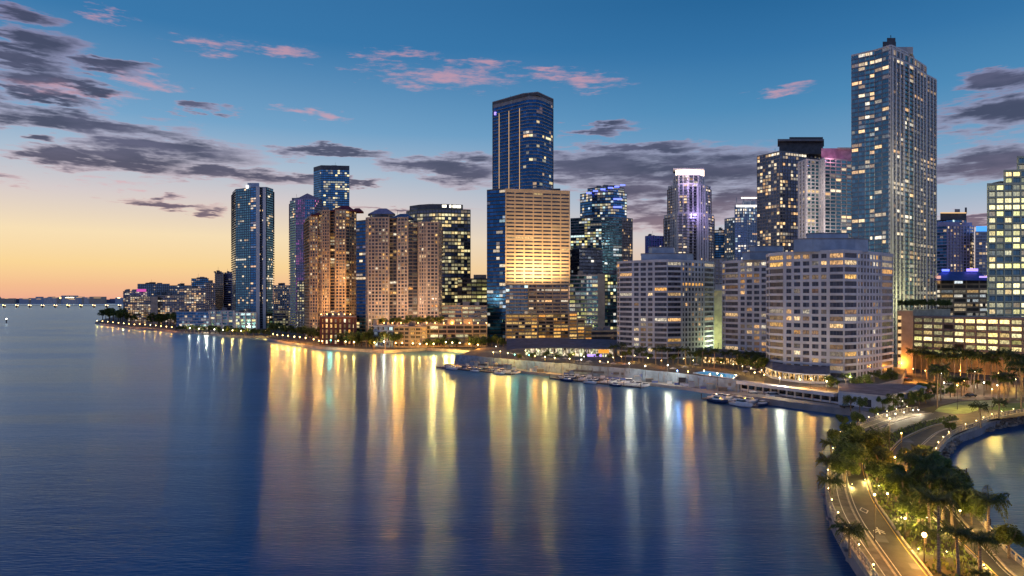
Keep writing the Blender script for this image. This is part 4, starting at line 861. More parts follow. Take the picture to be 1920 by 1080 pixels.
# curved restaurant at the foot of the nearest slab block
root = thing('curved_restaurant', 'curved restaurant with amber windows under a dark skirt roof, foot of nearest block', 'restaurant')
arc = [PX(X, D) for X, D in ((1436,312),(1448,300),(1468,292),(1492,286),(1520,282),(1548,281),(1556,284))]; zr0, zr1 = TERR_Z+.6, TERR_Z+3.8
for i in range(len(arc)-1): glassfront(root, arc[i], arc[i+1], zr0+.4, zr1, 2, LW, M['white'])
b = MB(); b.prism(arc+[PX(1556, 296), PX(1440, 318)], TERR_Z, zr0+.3); b.build('plinth', M['white'], root)
o_, i_ = [off(p, -1.2) for p in arc], [off(p, 9) for p in arc]; b = MB()
for i in range(len(arc)-1): b.face([(*o_[i], zr1+.2), (*o_[i+1], zr1+.2), (*i_[i+1], zr1+2.6), (*i_[i], zr1+2.6)])
b.build('skirt_roof', M['roofdark'], root); b = MB()
for i in range(len(arc)-1): b.face([(*o_[i], zr1-.25), (*o_[i+1], zr1-.25), (*o_[i+1], zr1+.2), (*o_[i], zr1+.2)])
b.build('fascia', M['white'], root)
# canopy restaurant between the blocks
root = thing('canopy_restaurant', 'long restaurant with dark canopy and amber windows between the pale slab blocks', 'restaurant')
glassfront(root, PX(1318, 372), PX(1438, 352), TERR_Z+.3, TERR_Z+4.0, 14, LW, M['dgrey'])
b = MB(); a, b_, c_, d_ = PX(1306, 370), PX(1440, 349), PX(1440, 366), PX(1306, 388); b.face([(*a, TERR_Z+4.2), (*b_, TERR_Z+4.2), (*c_, TERR_Z+7.2), (*d_, TERR_Z+7.2)]); b.face([(*a, TERR_Z+3.8), (*b_, TERR_Z+3.8), (*b_, TERR_Z+4.2), (*a, TERR_Z+4.2)]); b.build('canopy_roof', M['roofdark'], root)
# big pavilion with the sweeping dark roof
root = thing('swept_roof_pavilion', 'wide pavilion with a sweeping dark roof and lit glass front left of slab blocks', 'pavilion')
glassfront(root, PX(985, 428), PX(1150, 412), 2.4+TERR_Z-3, TERR_Z+4.6, 16, LG, M['white'])
b = MB(); n = 16
for j in range(n):
    u0, u1 = j/n, (j+1)/n
    def edge(u, back):
        X = 950+(1162-950)*u; D = (452 if back else 424)-14*u; z = (TERR_Z+8.8 if back else TERR_Z+5.2)+(.6*math.sin(u*3.1))-(1.5*(1-u)**3 if not back else 0); return (*PX(X, D), z)
    b.face([edge(u0, 0), edge(u1, 0), edge(u1, 1), edge(u0, 1)]); lo = lambda p: (p[0], p[1], p[2]-.5); b.face([lo(edge(u0, 0)), lo(edge(u1, 0)), edge(u1, 0), edge(u0, 0)])
b.build('roof', M['roofdark'], root)
for u in (.1, .3, .5, .7, .9): p = PX(985+165*u, 424-14*u); q = MB(); q.box((*p, TERR_Z+2.2), (.6, .6, 5)); q.build('column', M['white'], root)
wallseg(root, PX(1122, 411), PX(1142, 410), TERR_Z+2.5, TERR_Z+4.6, .2, glow('orange_panel', (1, .38, .05), 1.1, False), 'orange_panel'); wallseg(root, PX(1100, 409), PX(1128, 407), TERR_Z+.6, TERR_Z+2.0, .2, glow('violet_panel', (.45, .3, 1), 1.8, False), 'violet_panel')
# swimming pool on the terrace
root = thing('swimming_pool', 'turquoise swimming pool behind the blue painted wall', 'pool')
pp = [G(1300, 700, TERR_Z), G(1376, 711, TERR_Z), G(1384, 704, TERR_Z), G(1322, 696, TERR_Z)]
b = MB(); b.face([(*p, TERR_Z+.02) for p in pp]); b.build('pool_water', M['pool'], root); b = MB()
for i in range(4): a, c_ = Vector(pp[i]), Vector(pp[(i+1) % 4]); wallseg(root, a, c_, TERR_Z, TERR_Z+.3, .5, M['white'], 'coping')
# loungers and parasols
ub = MB(); ub.lathe((0, 0, 0), [(.05, 0), (.05, 2.3), (1.7, 2.2), (.05, 3.0)], 8)
um = ub.mesh('canopy', M['umb'])
def parasol(x, y, z, label):
    r = thing('parasol', label, 'parasol', (x, y, z), group='parasols on the terrace')
    b = MB(); b.tube([(0, 0, 0), (0, 0, 2.5)], .05, 5)
    put('pole', PM, r); put('canopy', CM, r)
PM = (lambda b: (b.tube([(0, 0, 0), (0, 0, 2.5)], .06, 5), b.mesh('pole', M['pole']))[1])(MB())
CM = (lambda b: (b.lathe((0, 0, 0), [(1.7, 2.2), (1.68, 2.25), (.06, 2.95)], 8), b.mesh('canopy', M['umb']))[1])(MB())
PAR = [(1262,700),(1284,697),(1305,692),(1398,706),(1412,702),(1426,707),(1405,697),(1432,699),(1085,684),(1105,686),(1130,689),(1150,690),(1172,692),(1020,679),(1045,681),(1060,680)]
PAR.sort()
for i, (X, Y) in enumerate(PAR): parasol(*G(X, Y, TERR_Z), TERR_Z, nth(i)+' canvas parasol from the left on the marina terrace')

# floating docks
def dock(px0, px1, w, label, fingers):
    a, b_ = Vector(G(*px0)), Vector(G(*px1)); t = (b_-a).normalized(); q_ = Vector((-t.y, t.x)); L = (b_-a).length; an = math.atan2(t.y, t.x)
    r = thing('floating_dock', label, 'dock', (a.x, a.y, 0), an)
    q = MB(); q.box((L/2, 0, .35), (L, w, .6)); q.build('deck', M['dock'], r)
    for k in range(fingers):
        q = MB(); q.box((L*(k+.5)/fingers, w/2+3.4, .3), (1.0, 7, .5)); q.build('finger', M['dock'], r)
    for k in range(int(L/9)+1):
        q = MB(); q.tube([(k*9, -w/2-.25, -2), (k*9, -w/2-.25, 2.4)], .16, 6); q.build('pile', M['pole'], r)
    return a, t, q_, L, an
DK = [dock((820,689), (962,703), 2.6, 'long floating dock at the left end of the marina', 8), dock((1034,710), (1205,728), 2.6, 'floating dock of small boats in the middle of the marina', 9), dock((1320,748), (1418,764), 2.4, 'short floating dock nearest the rocky shore', 6)]
# motor boats
def boatmesh():
    hull = MB(); secs = []
    for x, w, zb, zt_ in ((-4, 1.25, 0, 1.0), (-2, 1.4, -.1, 1.0), (0, 1.4, -.1, 1.05), (2, 1.15, 0, 1.2), (3.4, .6, .3, 1.4), (4.2, .04, .9, 1.5)): secs.append([(x, -w, zt_), (x, -w*.85, zb+.35), (x, 0, zb-.2), (x, w*.85, zb+.35), (x, w, zt_)])
    for s, t in zip(secs, secs[1:]):
        for k in range(4): hull.face([s[k], t[k], t[k+1], s[k+1]])
        hull.face([s[4], t[4], t[0], s[0]])
    hull.face(secs[0][::-1])
    cab = MB(); pr = [(-1.6, -1.0, -.9), (-.2, 1.0, 1.0)]
    def fr(x0, x1, w0, w1, z0, z1, xa, xb, mb): 
        v = [(x0, -w0, z0), (x1, -w0, z0), (x1, w0, z0), (x0, w0, z0), (xa, -w1, z1), (xb, -w1, z1), (xb, w1, z1), (xa, w1, z1)]
        for q in ((0,1,5,4),(1,2,6,5),(2,3,7,6),(3,0,4,7),(4,5,6,7)): mb.face([v[i] for i in q])
    fr(-1.6, 2.2, 1.05, .9, 1.05, 1.6, -1.4, 1.5, cab); fr(-1.3, .9, .75, .7, 2.15, 2.3, -1.3, .8, cab)
    sc = MB(); fr(-1.25, 1.3, .88, .72, 1.6, 2.15, -1.2, .6, sc)
    rl = MB(); 
    for s in (-1, 1): rl.tube([(0.5, s*1.25, 1.6), (2.2, s*1.05, 1.75), (3.6, s*.5, 1.9), (4.1, 0, 2.0)], .03, 4)
    return hull, cab, sc, rl
hb = boatmesh(); BM = [hb[0].mesh('hull', M['hull']), hb[0].mesh('hull', M['hullb']), hb[1].mesh('cabin', M['hull']), hb[2].mesh('windscreen', M['tint']), hb[3].mesh('bow_rail', M['silver'])]
def boat(x, y, rz, s, dark, label):
    r = thing('motor_boat', label, 'boat', (x, y, 0.05), rz, 'motor boats moored in the marina', s)
    put('hull', BM[1 if dark else 0], r); put('cabin', BM[2], r); put('windscreen', BM[3], r); put('bow_rail', BM[4], r)
names = ['left end dock', 'middle dock', 'dock nearest the rocks']
for di, (a, t, q_, L, an) in enumerate(DK):
    n = (13, 15, 9)[di]; bi = [0, 0]
    for k in range(n):
        u = (k+.5)/n*L; p = a+t*u+q_*(5.2 if k % 4 != 3 else -3.0); dk = random.random() < .2; s = random.uniform(.7, 1.0) if di < 2 else random.uniform(.85, 1.1)
        if k % 4 == 3: rz = an+random.uniform(-.05, .05); s *= 1.1
        else: rz = an+math.pi/2+random.uniform(-.1, .1)
        boat(p.x, p.y, rz, s, dk, f"{nth(k)} boat from the left at the {names[di]}, {'navy' if dk else 'white'} hull")
for (X, Y, s, rz, lab) in ((1180,722,1.35,-.1,'larger white motor cruiser moored outside the middle dock end'),(1450,751,1.5,.05,'white motor cruiser with dark windows moored right of the short dock'),(1412,748,1.3,.1,'white motor boat moored behind the larger cruiser by the quay'),(942,700,1.1,-.1,'white boat lying at the right end of the left dock')):
    p = G(X, Y); boat(p[0], p[1], rz, s, False, lab)

# rock revetments
rb = []
for k in range(5):
    b = MB(); rr = random.Random(k); n = 7; rings = []
    pts = [(1, -.45), (1.1, 0), (.6, .5)]
    for r_, z in pts: rings.append([(r_*math.cos(2*math.pi*j/n)*rr.uniform(.75, 1.2), r_*math.sin(2*math.pi*j/n)*rr.uniform(.6, 1.0), z+rr.uniform(-.12, .12)) for j in range(n)])
    for A_, B_ in zip(rings, rings[1:]):
        for j in range(n): b.face([A_[j], A_[(j+1) % n], B_[(j+1) % n], B_[j]])
    b.face(rings[-1]); rb.append(b.mesh('rock', M['rock']))
def rocks(label, px, n, spread, z, seed):
    rr = random.Random(seed); r = thing('rock_bank', label, 'rocks'); ln = cr([G(x, y, 0) for x, y in px], n)
    for p in ln:
        for j in range(spread):
            d = (j-.3)*1.5; L = p.length; s = rr.uniform(.7, 1.5); q = p*(1+d/L)
            o = put('rock', rr.choice(rb), r, (q.x+rr.uniform(-.7, .7), q.y+rr.uniform(-.5, .5), z+j*.62), rr.uniform(0, 6), (s*rr.uniform(.9, 1.5), s, s*.8)); o.rotation_euler = (rr.uniform(-.4, .4), rr.uniform(-.4, .4), rr.uniform(0, 6))
rocks('pale boulders along the shore below the white pavilion', [(1478,757),(1530,766),(1579,773),(1625,780)], 38, 3, .1, 1)
rocks('dark boulders banking the right hand inlet below the promenade rail', [(1768,860),(1775,846),(1800,826),(1845,808),(1880,800),(1925,790)], 48, 4, .1, 2)

# ------------------------------------------------------------------ plants
def trunk_mesh(h, r, seed, limbs=4):
    rr = random.Random(seed); b = MB(); lean = rr.uniform(-.25, .25)
    b.tube([(0, 0, -.3), (lean*.3, 0, h*.35), (lean, .1, h*.7)], [r*1.25, r, r*.7], 7)
    for k in range(limbs):
        a = 2*math.pi*k/limbs+rr.random(); e = h*rr.uniform(.85, 1.1); d = h*rr.uniform(.2, .42)
        b.tube([(lean*.6, 0, h*.45), (lean+math.cos(a)*d*.5, math.sin(a)*d*.5, h*.72), (lean+math.cos(a)*d, math.sin(a)*d, e)], [r*.6, r*.4, r*.12], 5)
    return b.mesh('trunk', M['bark'])
def crown_mesh(h, R_, n, ls, seed):
    rr = random.Random(seed); b = MB(); cl = []
    for k in range(rr.randint(9, 14)):
        a = rr.random()*6.28; d = R_*math.sqrt(rr.random())*.72; cl.append((math.cos(a)*d, math.sin(a)*d, h*rr.uniform(.58, 1.08)-d*.1, R_*rr.uniform(.25, .46)))
    for k in range(n):
        cx_, cy_, cz_, cr__ = rr.choice(cl)
        v = Vector((rr.gauss(0, 1), rr.gauss(0, 1), rr.gauss(0, .8))).normalized()*cr__*(rr.random()**.4)
        p = Vector((cx_, cy_, cz_))+v; u = Vector((rr.gauss(0, 1), rr.gauss(0, 1), rr.gauss(0, .5))).normalized(); w = u.orthogonal().normalized(); w = (w+Vector((rr.gauss(0,.5),)*3)).normalized()
        s = ls*rr.uniform(.6, 1.3); b.face([tuple(p-u*s), tuple(p-w*s*.42), tuple(p+u*s), tuple(p+w*s*.42)])
    return b.mesh('crown', M['leaf'])
TREES = [(trunk_mesh(6, .22, k), crown_mesh(6, 3.4, 1500, .34, k)) for k in range(4)]      # middle distance
NEAR = [(trunk_mesh(6.5, .3, 20+k, 6), crown_mesh(6.5, 4.5, 3400, .42, 30+k)) for k in range(4)]
def tree(X, Y, z, s, label, near=False, group=None, k=None, xy=None):
    T = NEAR if near else TREES; k = random.randrange(len(T)) if k is None else k; p = xy or G(X, Y, z)
    r = thing('broadleaf_tree', label, 'tree', (*p, z), random.random()*6, group, s); put('trunk', T[k][0], r); put('crown', T[k][1], r, kind=None); return r
def frond_mesh(Lf, droop, n=15, wl=.95, lift=.5, seed=0):
    b = MB(); pts = []; rr = random.Random(int(Lf*100+droop*37+lift*11))
    for j in range(n+1):
        t = j/n; x = Lf*(t*(1-.15*t)); z = lift*Lf*t-droop*Lf*t*t*1.2; pts.append(Vector((x, 0, z)))
    for a, c in zip(pts, pts[1:]): b.face([tuple(a+Vector((0, -.04, 0))), tuple(c+Vector((0, -.03, 0))), tuple(c+Vector((0, .03, 0))), tuple(a+Vector((0, .04, 0)))])
    for j in range(1, n+1):
        t = j/n; l = (wl*math.sin(math.pi*min(1, .2+t*.76))+.14)*rr.uniform(.8, 1.12)
        for s in (-1, 1):
            p = pts[j]+Vector((rr.uniform(-.06, .06), 0, 0)); u = rr.uniform(-.05, .22); w = .17
            m1 = p+Vector((l*.25, s*l*.52, l*u)); tip = p+Vector((l*.5+rr.uniform(-.1, .1), s*l*.86, -l*rr.uniform(.3, .75)))
            b.face([tuple(p), tuple(p+Vector((w*.7, 0, .02))), tuple(m1+Vector((w, 0, rr.uniform(-.06, .06)))), tuple(m1)])
            b.face([tuple(m1), tuple(m1+Vector((w, 0, 0))), tuple(tip)])
    return b.mesh('frond', M['frond'])
FR = [frond_mesh(2.9, .45), frond_mesh(2.9, .75, lift=.75), frond_mesh(2.6, .95, lift=.35), frond_mesh(2.4, .25, lift=.9)]
def palm_trunk(h, r, seed):
    rr = random.Random(seed); b = MB(); l = rr.uniform(-.5, .5); m = rr.uniform(-.4, .4)
    b.tube([(0, 0, -.3), (l*.15, m*.1, h*.3), (l*.5, m*.5, h*.7), (l, m, h)], [r*1.5, r*1.05, r*.9, r*.8], 7); return b.mesh('trunk', M['palmbark']), (l, m)
PT = {}
def palm(X, Y, z, h, label, cs=1.0, near=False, group=None, xy=None, r=.2, nf=18):
    key = (round(h), random.randrange(3))
    if key not in PT: PT[key] = palm_trunk(key[0], r, key[1]*7+key[0])
    tm, (l, m) = PT[key]; p = xy or G(X, Y, z); root = thing('palm_tree', label, 'palm', (*p, z), random.random()*6, group, h/key[0])
    put('trunk', tm, root)
    if near:
        for k in range(nf):
            f = FR[(0, 1, 3, 2)[k % 4]]; o = put('frond', f, root, (l, m, key[0]-.05), None, cs*random.uniform(.85, 1.1)); o.rotation_euler = (random.uniform(-.25, .25), random.uniform(-.2, .2), 2*math.pi*k/nf*1.0+random.uniform(-.15, .15)+(k % 2)*.1)
    else:
        put('crown', CROWN[random.randrange(3)], root, (l, m, key[0]-.05), None, cs)
CROWN = []
for s in range(3):
    rr = random.Random(s); b = MB()
    for k in range(17):
        me = FR[(0, 1, 3, 2)[k % 4]]; q = Matrix.Rotation(2*math.pi*k/17+rr.uniform(-.15, .15), 4, 'Z') @ Matrix.Rotation(rr.uniform(-.25, .25), 4, 'Y') @ Matrix.Scale(rr.uniform(.85, 1.1), 4)
        for pl in me.polygons: b.face([tuple(q @ me.vertices[i].co) for i in pl.vertices])
    CROWN.append(b.mesh('crown', M['frond']))

def row(pts, z, fn, lab, **kw):
    for i, p in enumerate(sorted(pts)): fn(p, lab.format(nth(i)))
# wooded point at the far left
rn = random.Random(3)
pt = [(X+rn.uniform(-3, 3), 606+(X-190)*.1-rn.uniform(0, 6)) for X in range(194, 330, 5)]
for i, (X, Y) in enumerate(sorted(pt)): tree(X, Y-4, ZL, rn.uniform(1.8, 2.8)*(1.25 if 200 < X < 236 else 1), nth(i)+' dark tree from the tip of the wooded point', group='trees along the wooded point')
pt = [(X+rn.uniform(-4, 4), 622+(X-330)*.06) for X in range(335, 508, 6)]
for i, (X, Y) in enumerate(sorted(pt)): tree(X, Y, ZL, rn.uniform(.9, 1.5), nth(i)+' small tree from the left along the green lit promenade', group='trees on the far promenade')
pt = [(X+rn.uniform(-4, 4), 631+(X-510)*.155+rn.uniform(-8, -3)) for X in range(512, 700, 6)]
for i, (X, Y) in enumerate(sorted(pt)): tree(X, Y, ZL, rn.uniform(1.0, 1.9), nth(i)+' dark tree from the left on the shore below the ochre tower', group='trees below the ochre tower')
pt = [(X+rn.uniform(-4, 4), rn.uniform(645, 656)) for X in range(694, 760, 5)]
for i, (X, Y) in enumerate(sorted(pt)): tree(X, Y, ZL, rn.uniform(1.5, 2.3), nth(i)+' large dark tree from the left on the rounded shore', group='large trees on the rounded shore')
pt = [(X+rn.uniform(-4, 4), rn.uniform(648, 654)) for X in range(800, 945, 6)]
for i, (X, Y) in enumerate(sorted(pt)): tree(X, Y, ZL, rn.uniform(.9, 1.5), nth(i)+' tree from the left in front of the bright car park', group='trees before the bright car park')
pt = [(X+rn.uniform(-4, 4), 0) for X in range(702, 830, 7)]
for i, (X, Y) in enumerate(sorted(pt)): tree(X, Y, ZY(612, 555), rn.uniform(.8, 1.3), nth(i)+' roof garden tree from the left on the ochre podium', group='roof garden trees on the podium', xy=PX(X, 556))
# palms and trees on the terrace before the slab blocks
pt = [(X+rn.uniform(-2, 2), 676+(X-1150)*.06+rn.uniform(-2, 3)) for X in range(1152, 1440, 11)]
for i, (X, Y) in enumerate(sorted(pt)):
    if i % 4 == 2: tree(X, Y, TERR_Z, rn.uniform(.7, 1.1), nth(i//4)+' bushy tree from the left between terrace palms', group='terrace trees')
    else: palm(X, Y, TERR_Z, rn.uniform(6, 9), nth(i)+' plant from the left, a palm before the slab blocks', 1.1, group='terrace palms')
for i, X in enumerate(range(975, 1150, 24)): tree(X, 676, TERR_Z, rn.uniform(.5, .8), nth(i)+' small tree from the left before the swept roof pavilion', group='small trees before the pavilion')
pt = [(1392,692),(1404,696),(1416,694),(1424,700),(1432,703)]
for i, (X, Y) in enumerate(pt): tree(X, Y, TERR_Z, rn.uniform(.9, 1.2), nth(i)+' tree hung with lights left of the curved restaurant', group='lit trees by the curved restaurant')
pt = [(1560,738),(1585,733),(1600,738),(1622,735),(1640,728),(1655,724),(1672,722)]
for i, (X, Y) in enumerate(pt): (palm if i % 3 == 1 else tree)(X, Y, ZL+.6, *( (6,) if i % 3 == 1 else (1.0,)), nth(i)+' shrubby tree from the left behind the white flat roof')
# palm avenue before the long car park
for i, X in enumerate([1716,1727,1738,1752,1764,1778,1790,1801,1814,1822,1834,1846,1858,1870,1882,1893,1906,1917]):
    palm(X, 706+(X-1716)*.13+rn.uniform(-3, 4), ZL, rn.uniform(10.5, 15), nth(i)+' tall palm from the left before the long car park', 1.6, near=(i < 18 and i % 2 == 0), group='tall palms before the long car park')
for i, (X, Y, h, cs) in enumerate([(1757,765,12.5,1.25),(1764,750,12,1.3),(1790,742,6,1.2),(1803,742,6,1.1),(1826,738,9,1.2),(1873,760,10,1.1),(1882,762,9,1.1),(1890,756,10,1.2),(1915,765,15,1.6),(1905,748,11,1.3)]):
    palm(X, Y, ZR, h, nth(i)+' palm from the left around the lit forecourt', cs, near=True, group='palms around the forecourt')
palm(1839, 800, ZR, 6.0, 'small dark palm with full crown standing on the green-lit plaza', 1.0, near=True); palm(1873, 786, ZR, 5.2, 'small palm on the plaza right of the dark full-crowned one', .85, near=True)
pt = [(1595,770),(1612,772),(1655,766),(1675,768),(1690,762),(1708,758),(1722,752),(1735,755),(1740,745),(1730,742)]
for i, (X, Y) in enumerate(pt): tree(X, Y, ZL+.5, rn.uniform(.5, .8), nth(i)+' low tree from the left between pavilion and causeway rail', near=False, group='low trees by the causeway rail')
for i, X in enumerate(range(1692, 1782, 7)): tree(X, 0, ZY(580, 385), .8, nth(i)+' bush from the left on the car park roof garden', group='bushes on the car park roof', xy=PX(X, 384))
# causeway: the near trees
for i, (X, Y, w_, l_) in enumerate(((1652,1010,1.6,3.2),(1700,826,2.4,5),(1715,1062,1.2,2.2))):
    p = G(X, Y, ZR); b = MB(); b.box((0, 0, 0), (w_, l_, .006)); b.build('road_patch', M['dgrey'], loc=(*p, ZR+.008), rz=-.3, kind='structure')
CT = [(1566,838,.55,'low bright green tree on the left rail, farthest of the causeway'),(1590,818,.5,'green tree beside the rail where the causeway bends'),(1608,800,.5,'small round tree right of the bend by the rail'),
      (1592,892,.95,'broad dark tree leaning over the left pavement'),(1612,880,1.0,'big dark tree in the middle of the left cluster'),(1637,882,1.0,'big dark tree on the right of the left cluster'),(1600,860,.8,'dark tree at the back of the left cluster'),(1630,856,.7,'dark tree behind the big one over the near road'),(1652,892,.75,'dark tree at the right edge of the left cluster'),
      (1702,945,.95,'broad dark tree at the left of the median grove'),(1745,925,1.0,'dark tree beside the far road in the grove'),(1768,935,.8,'dark tree over the inlet side rail'),(1790,955,.75,'dark tree nearest the inlet in the grove'),(1808,968,.6,'small tree between the grove and the big palm'),
      (1700,975,.4,'low bright green shrub lit by the lamp in the median'),(1680,940,.45,'low yellow-green shrub at the median edge'),(1892,1048,.62,'round bright green tree on the right rail near the corner'),(1735,860,.4,'small tree beside the far road bend'),(1780,812,.4,'small green tree by the right rail under lamps')]
CT += [(1584,905,.62,'leafy tree crowding the left pavement under the big dark ones'),(1645,905,.6,'dark tree over the kerb at the foot of the left cluster'),(1668,915,.55,'slender tree beside the green lamp at the median edge'),(1712,965,.75,'dark tree over the median just above the orange lamp'),(1770,965,.7,'tree above the yellow kerb of the far road'),(1686,945,.7,'thin-leaved tree leaning over the near road kerb'),(1798,935,.6,'tree overhanging the inlet beside the grove'),(1752,895,.6,'tree hiding the parking lines by the far road'),(1705,885,.6,'tree at the back of the grove over the far road'),(1600,838,.7,'green tree behind the left cluster at the bend'),(1580,800,.45,'low tree between the boulders and the rail'),(1822,985,.5,'small tree left of the large dark palm'),(1730,985,.55,'shrubby tree behind the tall pale trunk')]
for X, Y, s, lab in CT: tree(X, Y, ZR, s*1.0, lab, near=True)
for i, (X, Y) in enumerate(sorted([(1640,783),(1652,779),(1668,775),(1684,770),(1699,767),(1712,764),(1724,760),(1736,757),(1744,752),(1752,748),(1700,752),(1712,748),(1724,744),(1690,757),(1676,745),(1662,742),(1648,745),(1634,750),(1768,746),(1782,744),(1760,738),(1790,735),(1812,731),(1832,728),(1850,730),(1730,733),(1745,728)])): tree(X, Y, ZL+.4, rn.uniform(.38, .62), nth(i)+' garden bush from the left between white roof and forecourt', group='garden bushes behind the causeway head')
CP = [(1728,945,7.5,1.15,'tall shaggy palm in the centre of the median grove'),(1712,925,6.5,1.0,'palm with spreading crown at the back of the grove'),(1748,955,7.0,1.1,'leaning palm over the far road in the grove'),(1694,960,6.0,1.0,'palm in the grove nearest the near road kerb'),(1768,975,6.5,1.05,'palm in the grove just left of the inlet pavement'),(1730,905,6.0,.95,'farthest palm of the median grove near the bend'),(1648,868,6.5,.95,'palm poking out at the right of the left cluster'),(1557,905,4.4,.85,'round-headed palm at the left rail beside the dark cluster'),(1556,935,3.4,.85,'low palm at the left rail below the dark cluster'),(1560,868,4.4,.8,'round-headed palm at the left rail left of the dark cluster'),(1593,1042,3.8,1.0,'dark palm leaning over the lower left rail'),
      (1760,1072,9.6,1.0,'tall palm with long pale trunk right of the orange lamp'),(1797,1080,5.8,.8,'slender palm at the bottom between orange lamp and corner'),(1838,1085,5.2,.9,'drooping palm with orange lit fronds at the bottom right'),(1852,1015,6.2,1.1,'large dark palm against the water on the right rail'),
      (1722,985,5.0,.8,'palm at the front of the median grove'),(1743,1000,6.0,.9,'palm with drooping crown behind the tall trunk'),(1735,1020,2.0,.7,'short bushy palm under the orange lamp'),(1785,985,5.5,.85,'palm between the grove and the large dark palm'),(1700,1005,1.4,.6,'low clump palm left of the orange lamp'),(1741,880,3.0,.6,'small palm at the far road bend'),(1838,1092,1.0,.5,'tuft palm at the lower edge right of centre')]
for X, Y, h, cs, lab in CP: palm(X, Y, ZR, h, lab, cs, near=True, r=.15, nf=20)
# ground cover in the median
def inside(p, poly):
    c = False; n = len(poly)
    for i in range(n):
        x0, y0 = poly[i]; x1, y1 = poly[(i+1) % n]
        if (y0 > p[1]) != (y1 > p[1]) and p[0] < (x1-x0)*(p[1]-y0)/(y1-y0)+x0: c = not c
    return c
med = [tuple(v) for v in l2]+[tuple(v) for v in r1[::-1]]
xs = [p[0] for p in med]; ys = [p[1] for p in med]; b = MB(); rr = random.Random(9)
for k in range(26000):
    p = (rr.uniform(min(xs), max(xs)), rr.uniform(min(ys), max(ys)))
    if not inside(p, med): continue
    a = rr.random()*6.28; s = rr.uniform(.12, .34); t = (math.cos(a)*s, math.sin(a)*s); h = s*rr.uniform(.8, 2.2)
    b.face([(p[0]-t[0]*.5, p[1]-t[1]*.5, ZR), (p[0]+t[0]*.5, p[1]+t[1]*.5, ZR), (p[0]+t[0]+t[1]*.6, p[1]+t[1], ZR+h), (p[0]-t[0]*.3, p[1]-t[1]+t[0]*.6, ZR+h*.9)])
b.build('undergrowth', M['leaf'], kind='stuff', label='low leafy ground cover on the median between the two roads')

# ------------------------------------------------------------------ rails, lamps
RP = (lambda b: (b.box((0, 0, .55), (.22, .22, 1.1)), b.mesh('post', M['kerb']))[1])(MB())
def railing(label, line, step, inset):
    r = thing('railing', label, 'railing'); pts = cr(line, max(4, int(sum((Vector(a)-Vector(b)).length for a, b in zip(line, line[1:]))/step)))
    for p in pts: put('post', RP, r, (p.x, p.y, ZR+.12))
    strip('top_rail', [tuple(p) for p in pts], .16, ZR+1.1, ZR+1.24, M['kerb']).parent = r; strip('lower_rail', [tuple(p) for p in pts], .08, ZR+.55, ZR+.65, M['kerb']).parent = r
    return pts
def shift_in(line, d):
    out = []; n = len(line)
    for i, p in enumerate(line):
        a = Vector(line[max(0, i-1)]); b = Vector(line[min(n-1, i+1)]); t = (b-a).normalized(); out.append(tuple(Vector(p)+Vector((t.y, -t.x))*d))
    return out
pl_ = railing('pale post and rail fence along the left edge of the causeway', shift_in(l0, .25), 1.9, 0)
pr_ = railing('pale post and rail fence along the inlet edge of the causeway', shift_in(ee, -.25), 2.1, 0)
strip('edge_beam', shift_in(l0, .1), .5, ZR-.8, ZR+.135, M['kerb'], kind='structure')
strip('edge_beam', shift_in(ee, -.1), .5, ZR-.8, ZR+.135, M['kerb'], kind='structure')
# piers carrying the left walkway
for k, i in enumerate(range(3, 66, 6)):
    p = l0[i]; b = MB(); b.box((.6, 0, 0), (.8, .8, 3.6)); b.box((.2, 0, 1.0), (1.3, .8, .4)); b.build('pier', M['slab'], loc=(p[0]-.35, p[1], .9), label=nth(k)+' concrete pier from the camera under the causeway left edge', category='pier', group='piers under the left walkway')

def lightpt(parent, z, col, power, rad=.25, x=0, y=0):
    l = bpy.data.lights.new('lamp_light', 'POINT'); l.energy = power; l.color = col; l.shadow_soft_size = rad
    o = bpy.data.objects.new('lamp_light', l); COL.objects.link(o); o.parent = parent; o.location = (x, y, z); return o
HM = {}
def headmesh(m, r=.22):
    if (m.name, r) not in HM:
        b = MB(); b.lathe((0, 0, 0), [(r*.5, -r), (r*.95, -r*.3), (r, .1*r), (r*.6, r*.8)], 8); HM[(m.name, r)] = b.mesh('lamp_head', m)
    return HM[(m.name, r)]
PO = {}
def polemesh(h):
    h = round(h, 1)
    if h not in PO: b = MB(); b.tube([(0, 0, 0), (0, 0, h)], [.09, .05], 6); PO[h] = b.mesh('pole', M['pole'])
    return PO[h]
LC = {'w': ((1, .8, .52), E_WHITE), 'o': ((1, .36, .045), E_WARM), 'y': ((1, .56, .11), E_YEL), 'g': ((.25, 1, .7), E_GREEN), 'b': ((.35, .6, 1), E_BLUE)}
def lamp(xy, z, h, k, power, label, group=None, r=.22, cat='lamp post', glob=True):
    t = thing('lamp_post', label, cat, (*xy, z), 0, group); put('pole', polemesh(h), t); put('lamp_head', headmesh(LC[k][1], r), t, (0, 0, h+r))
    lightpt(t, h+.3, LC[k][0], power, .2, x=0, y=-1.0); return t
PWR = 1.0
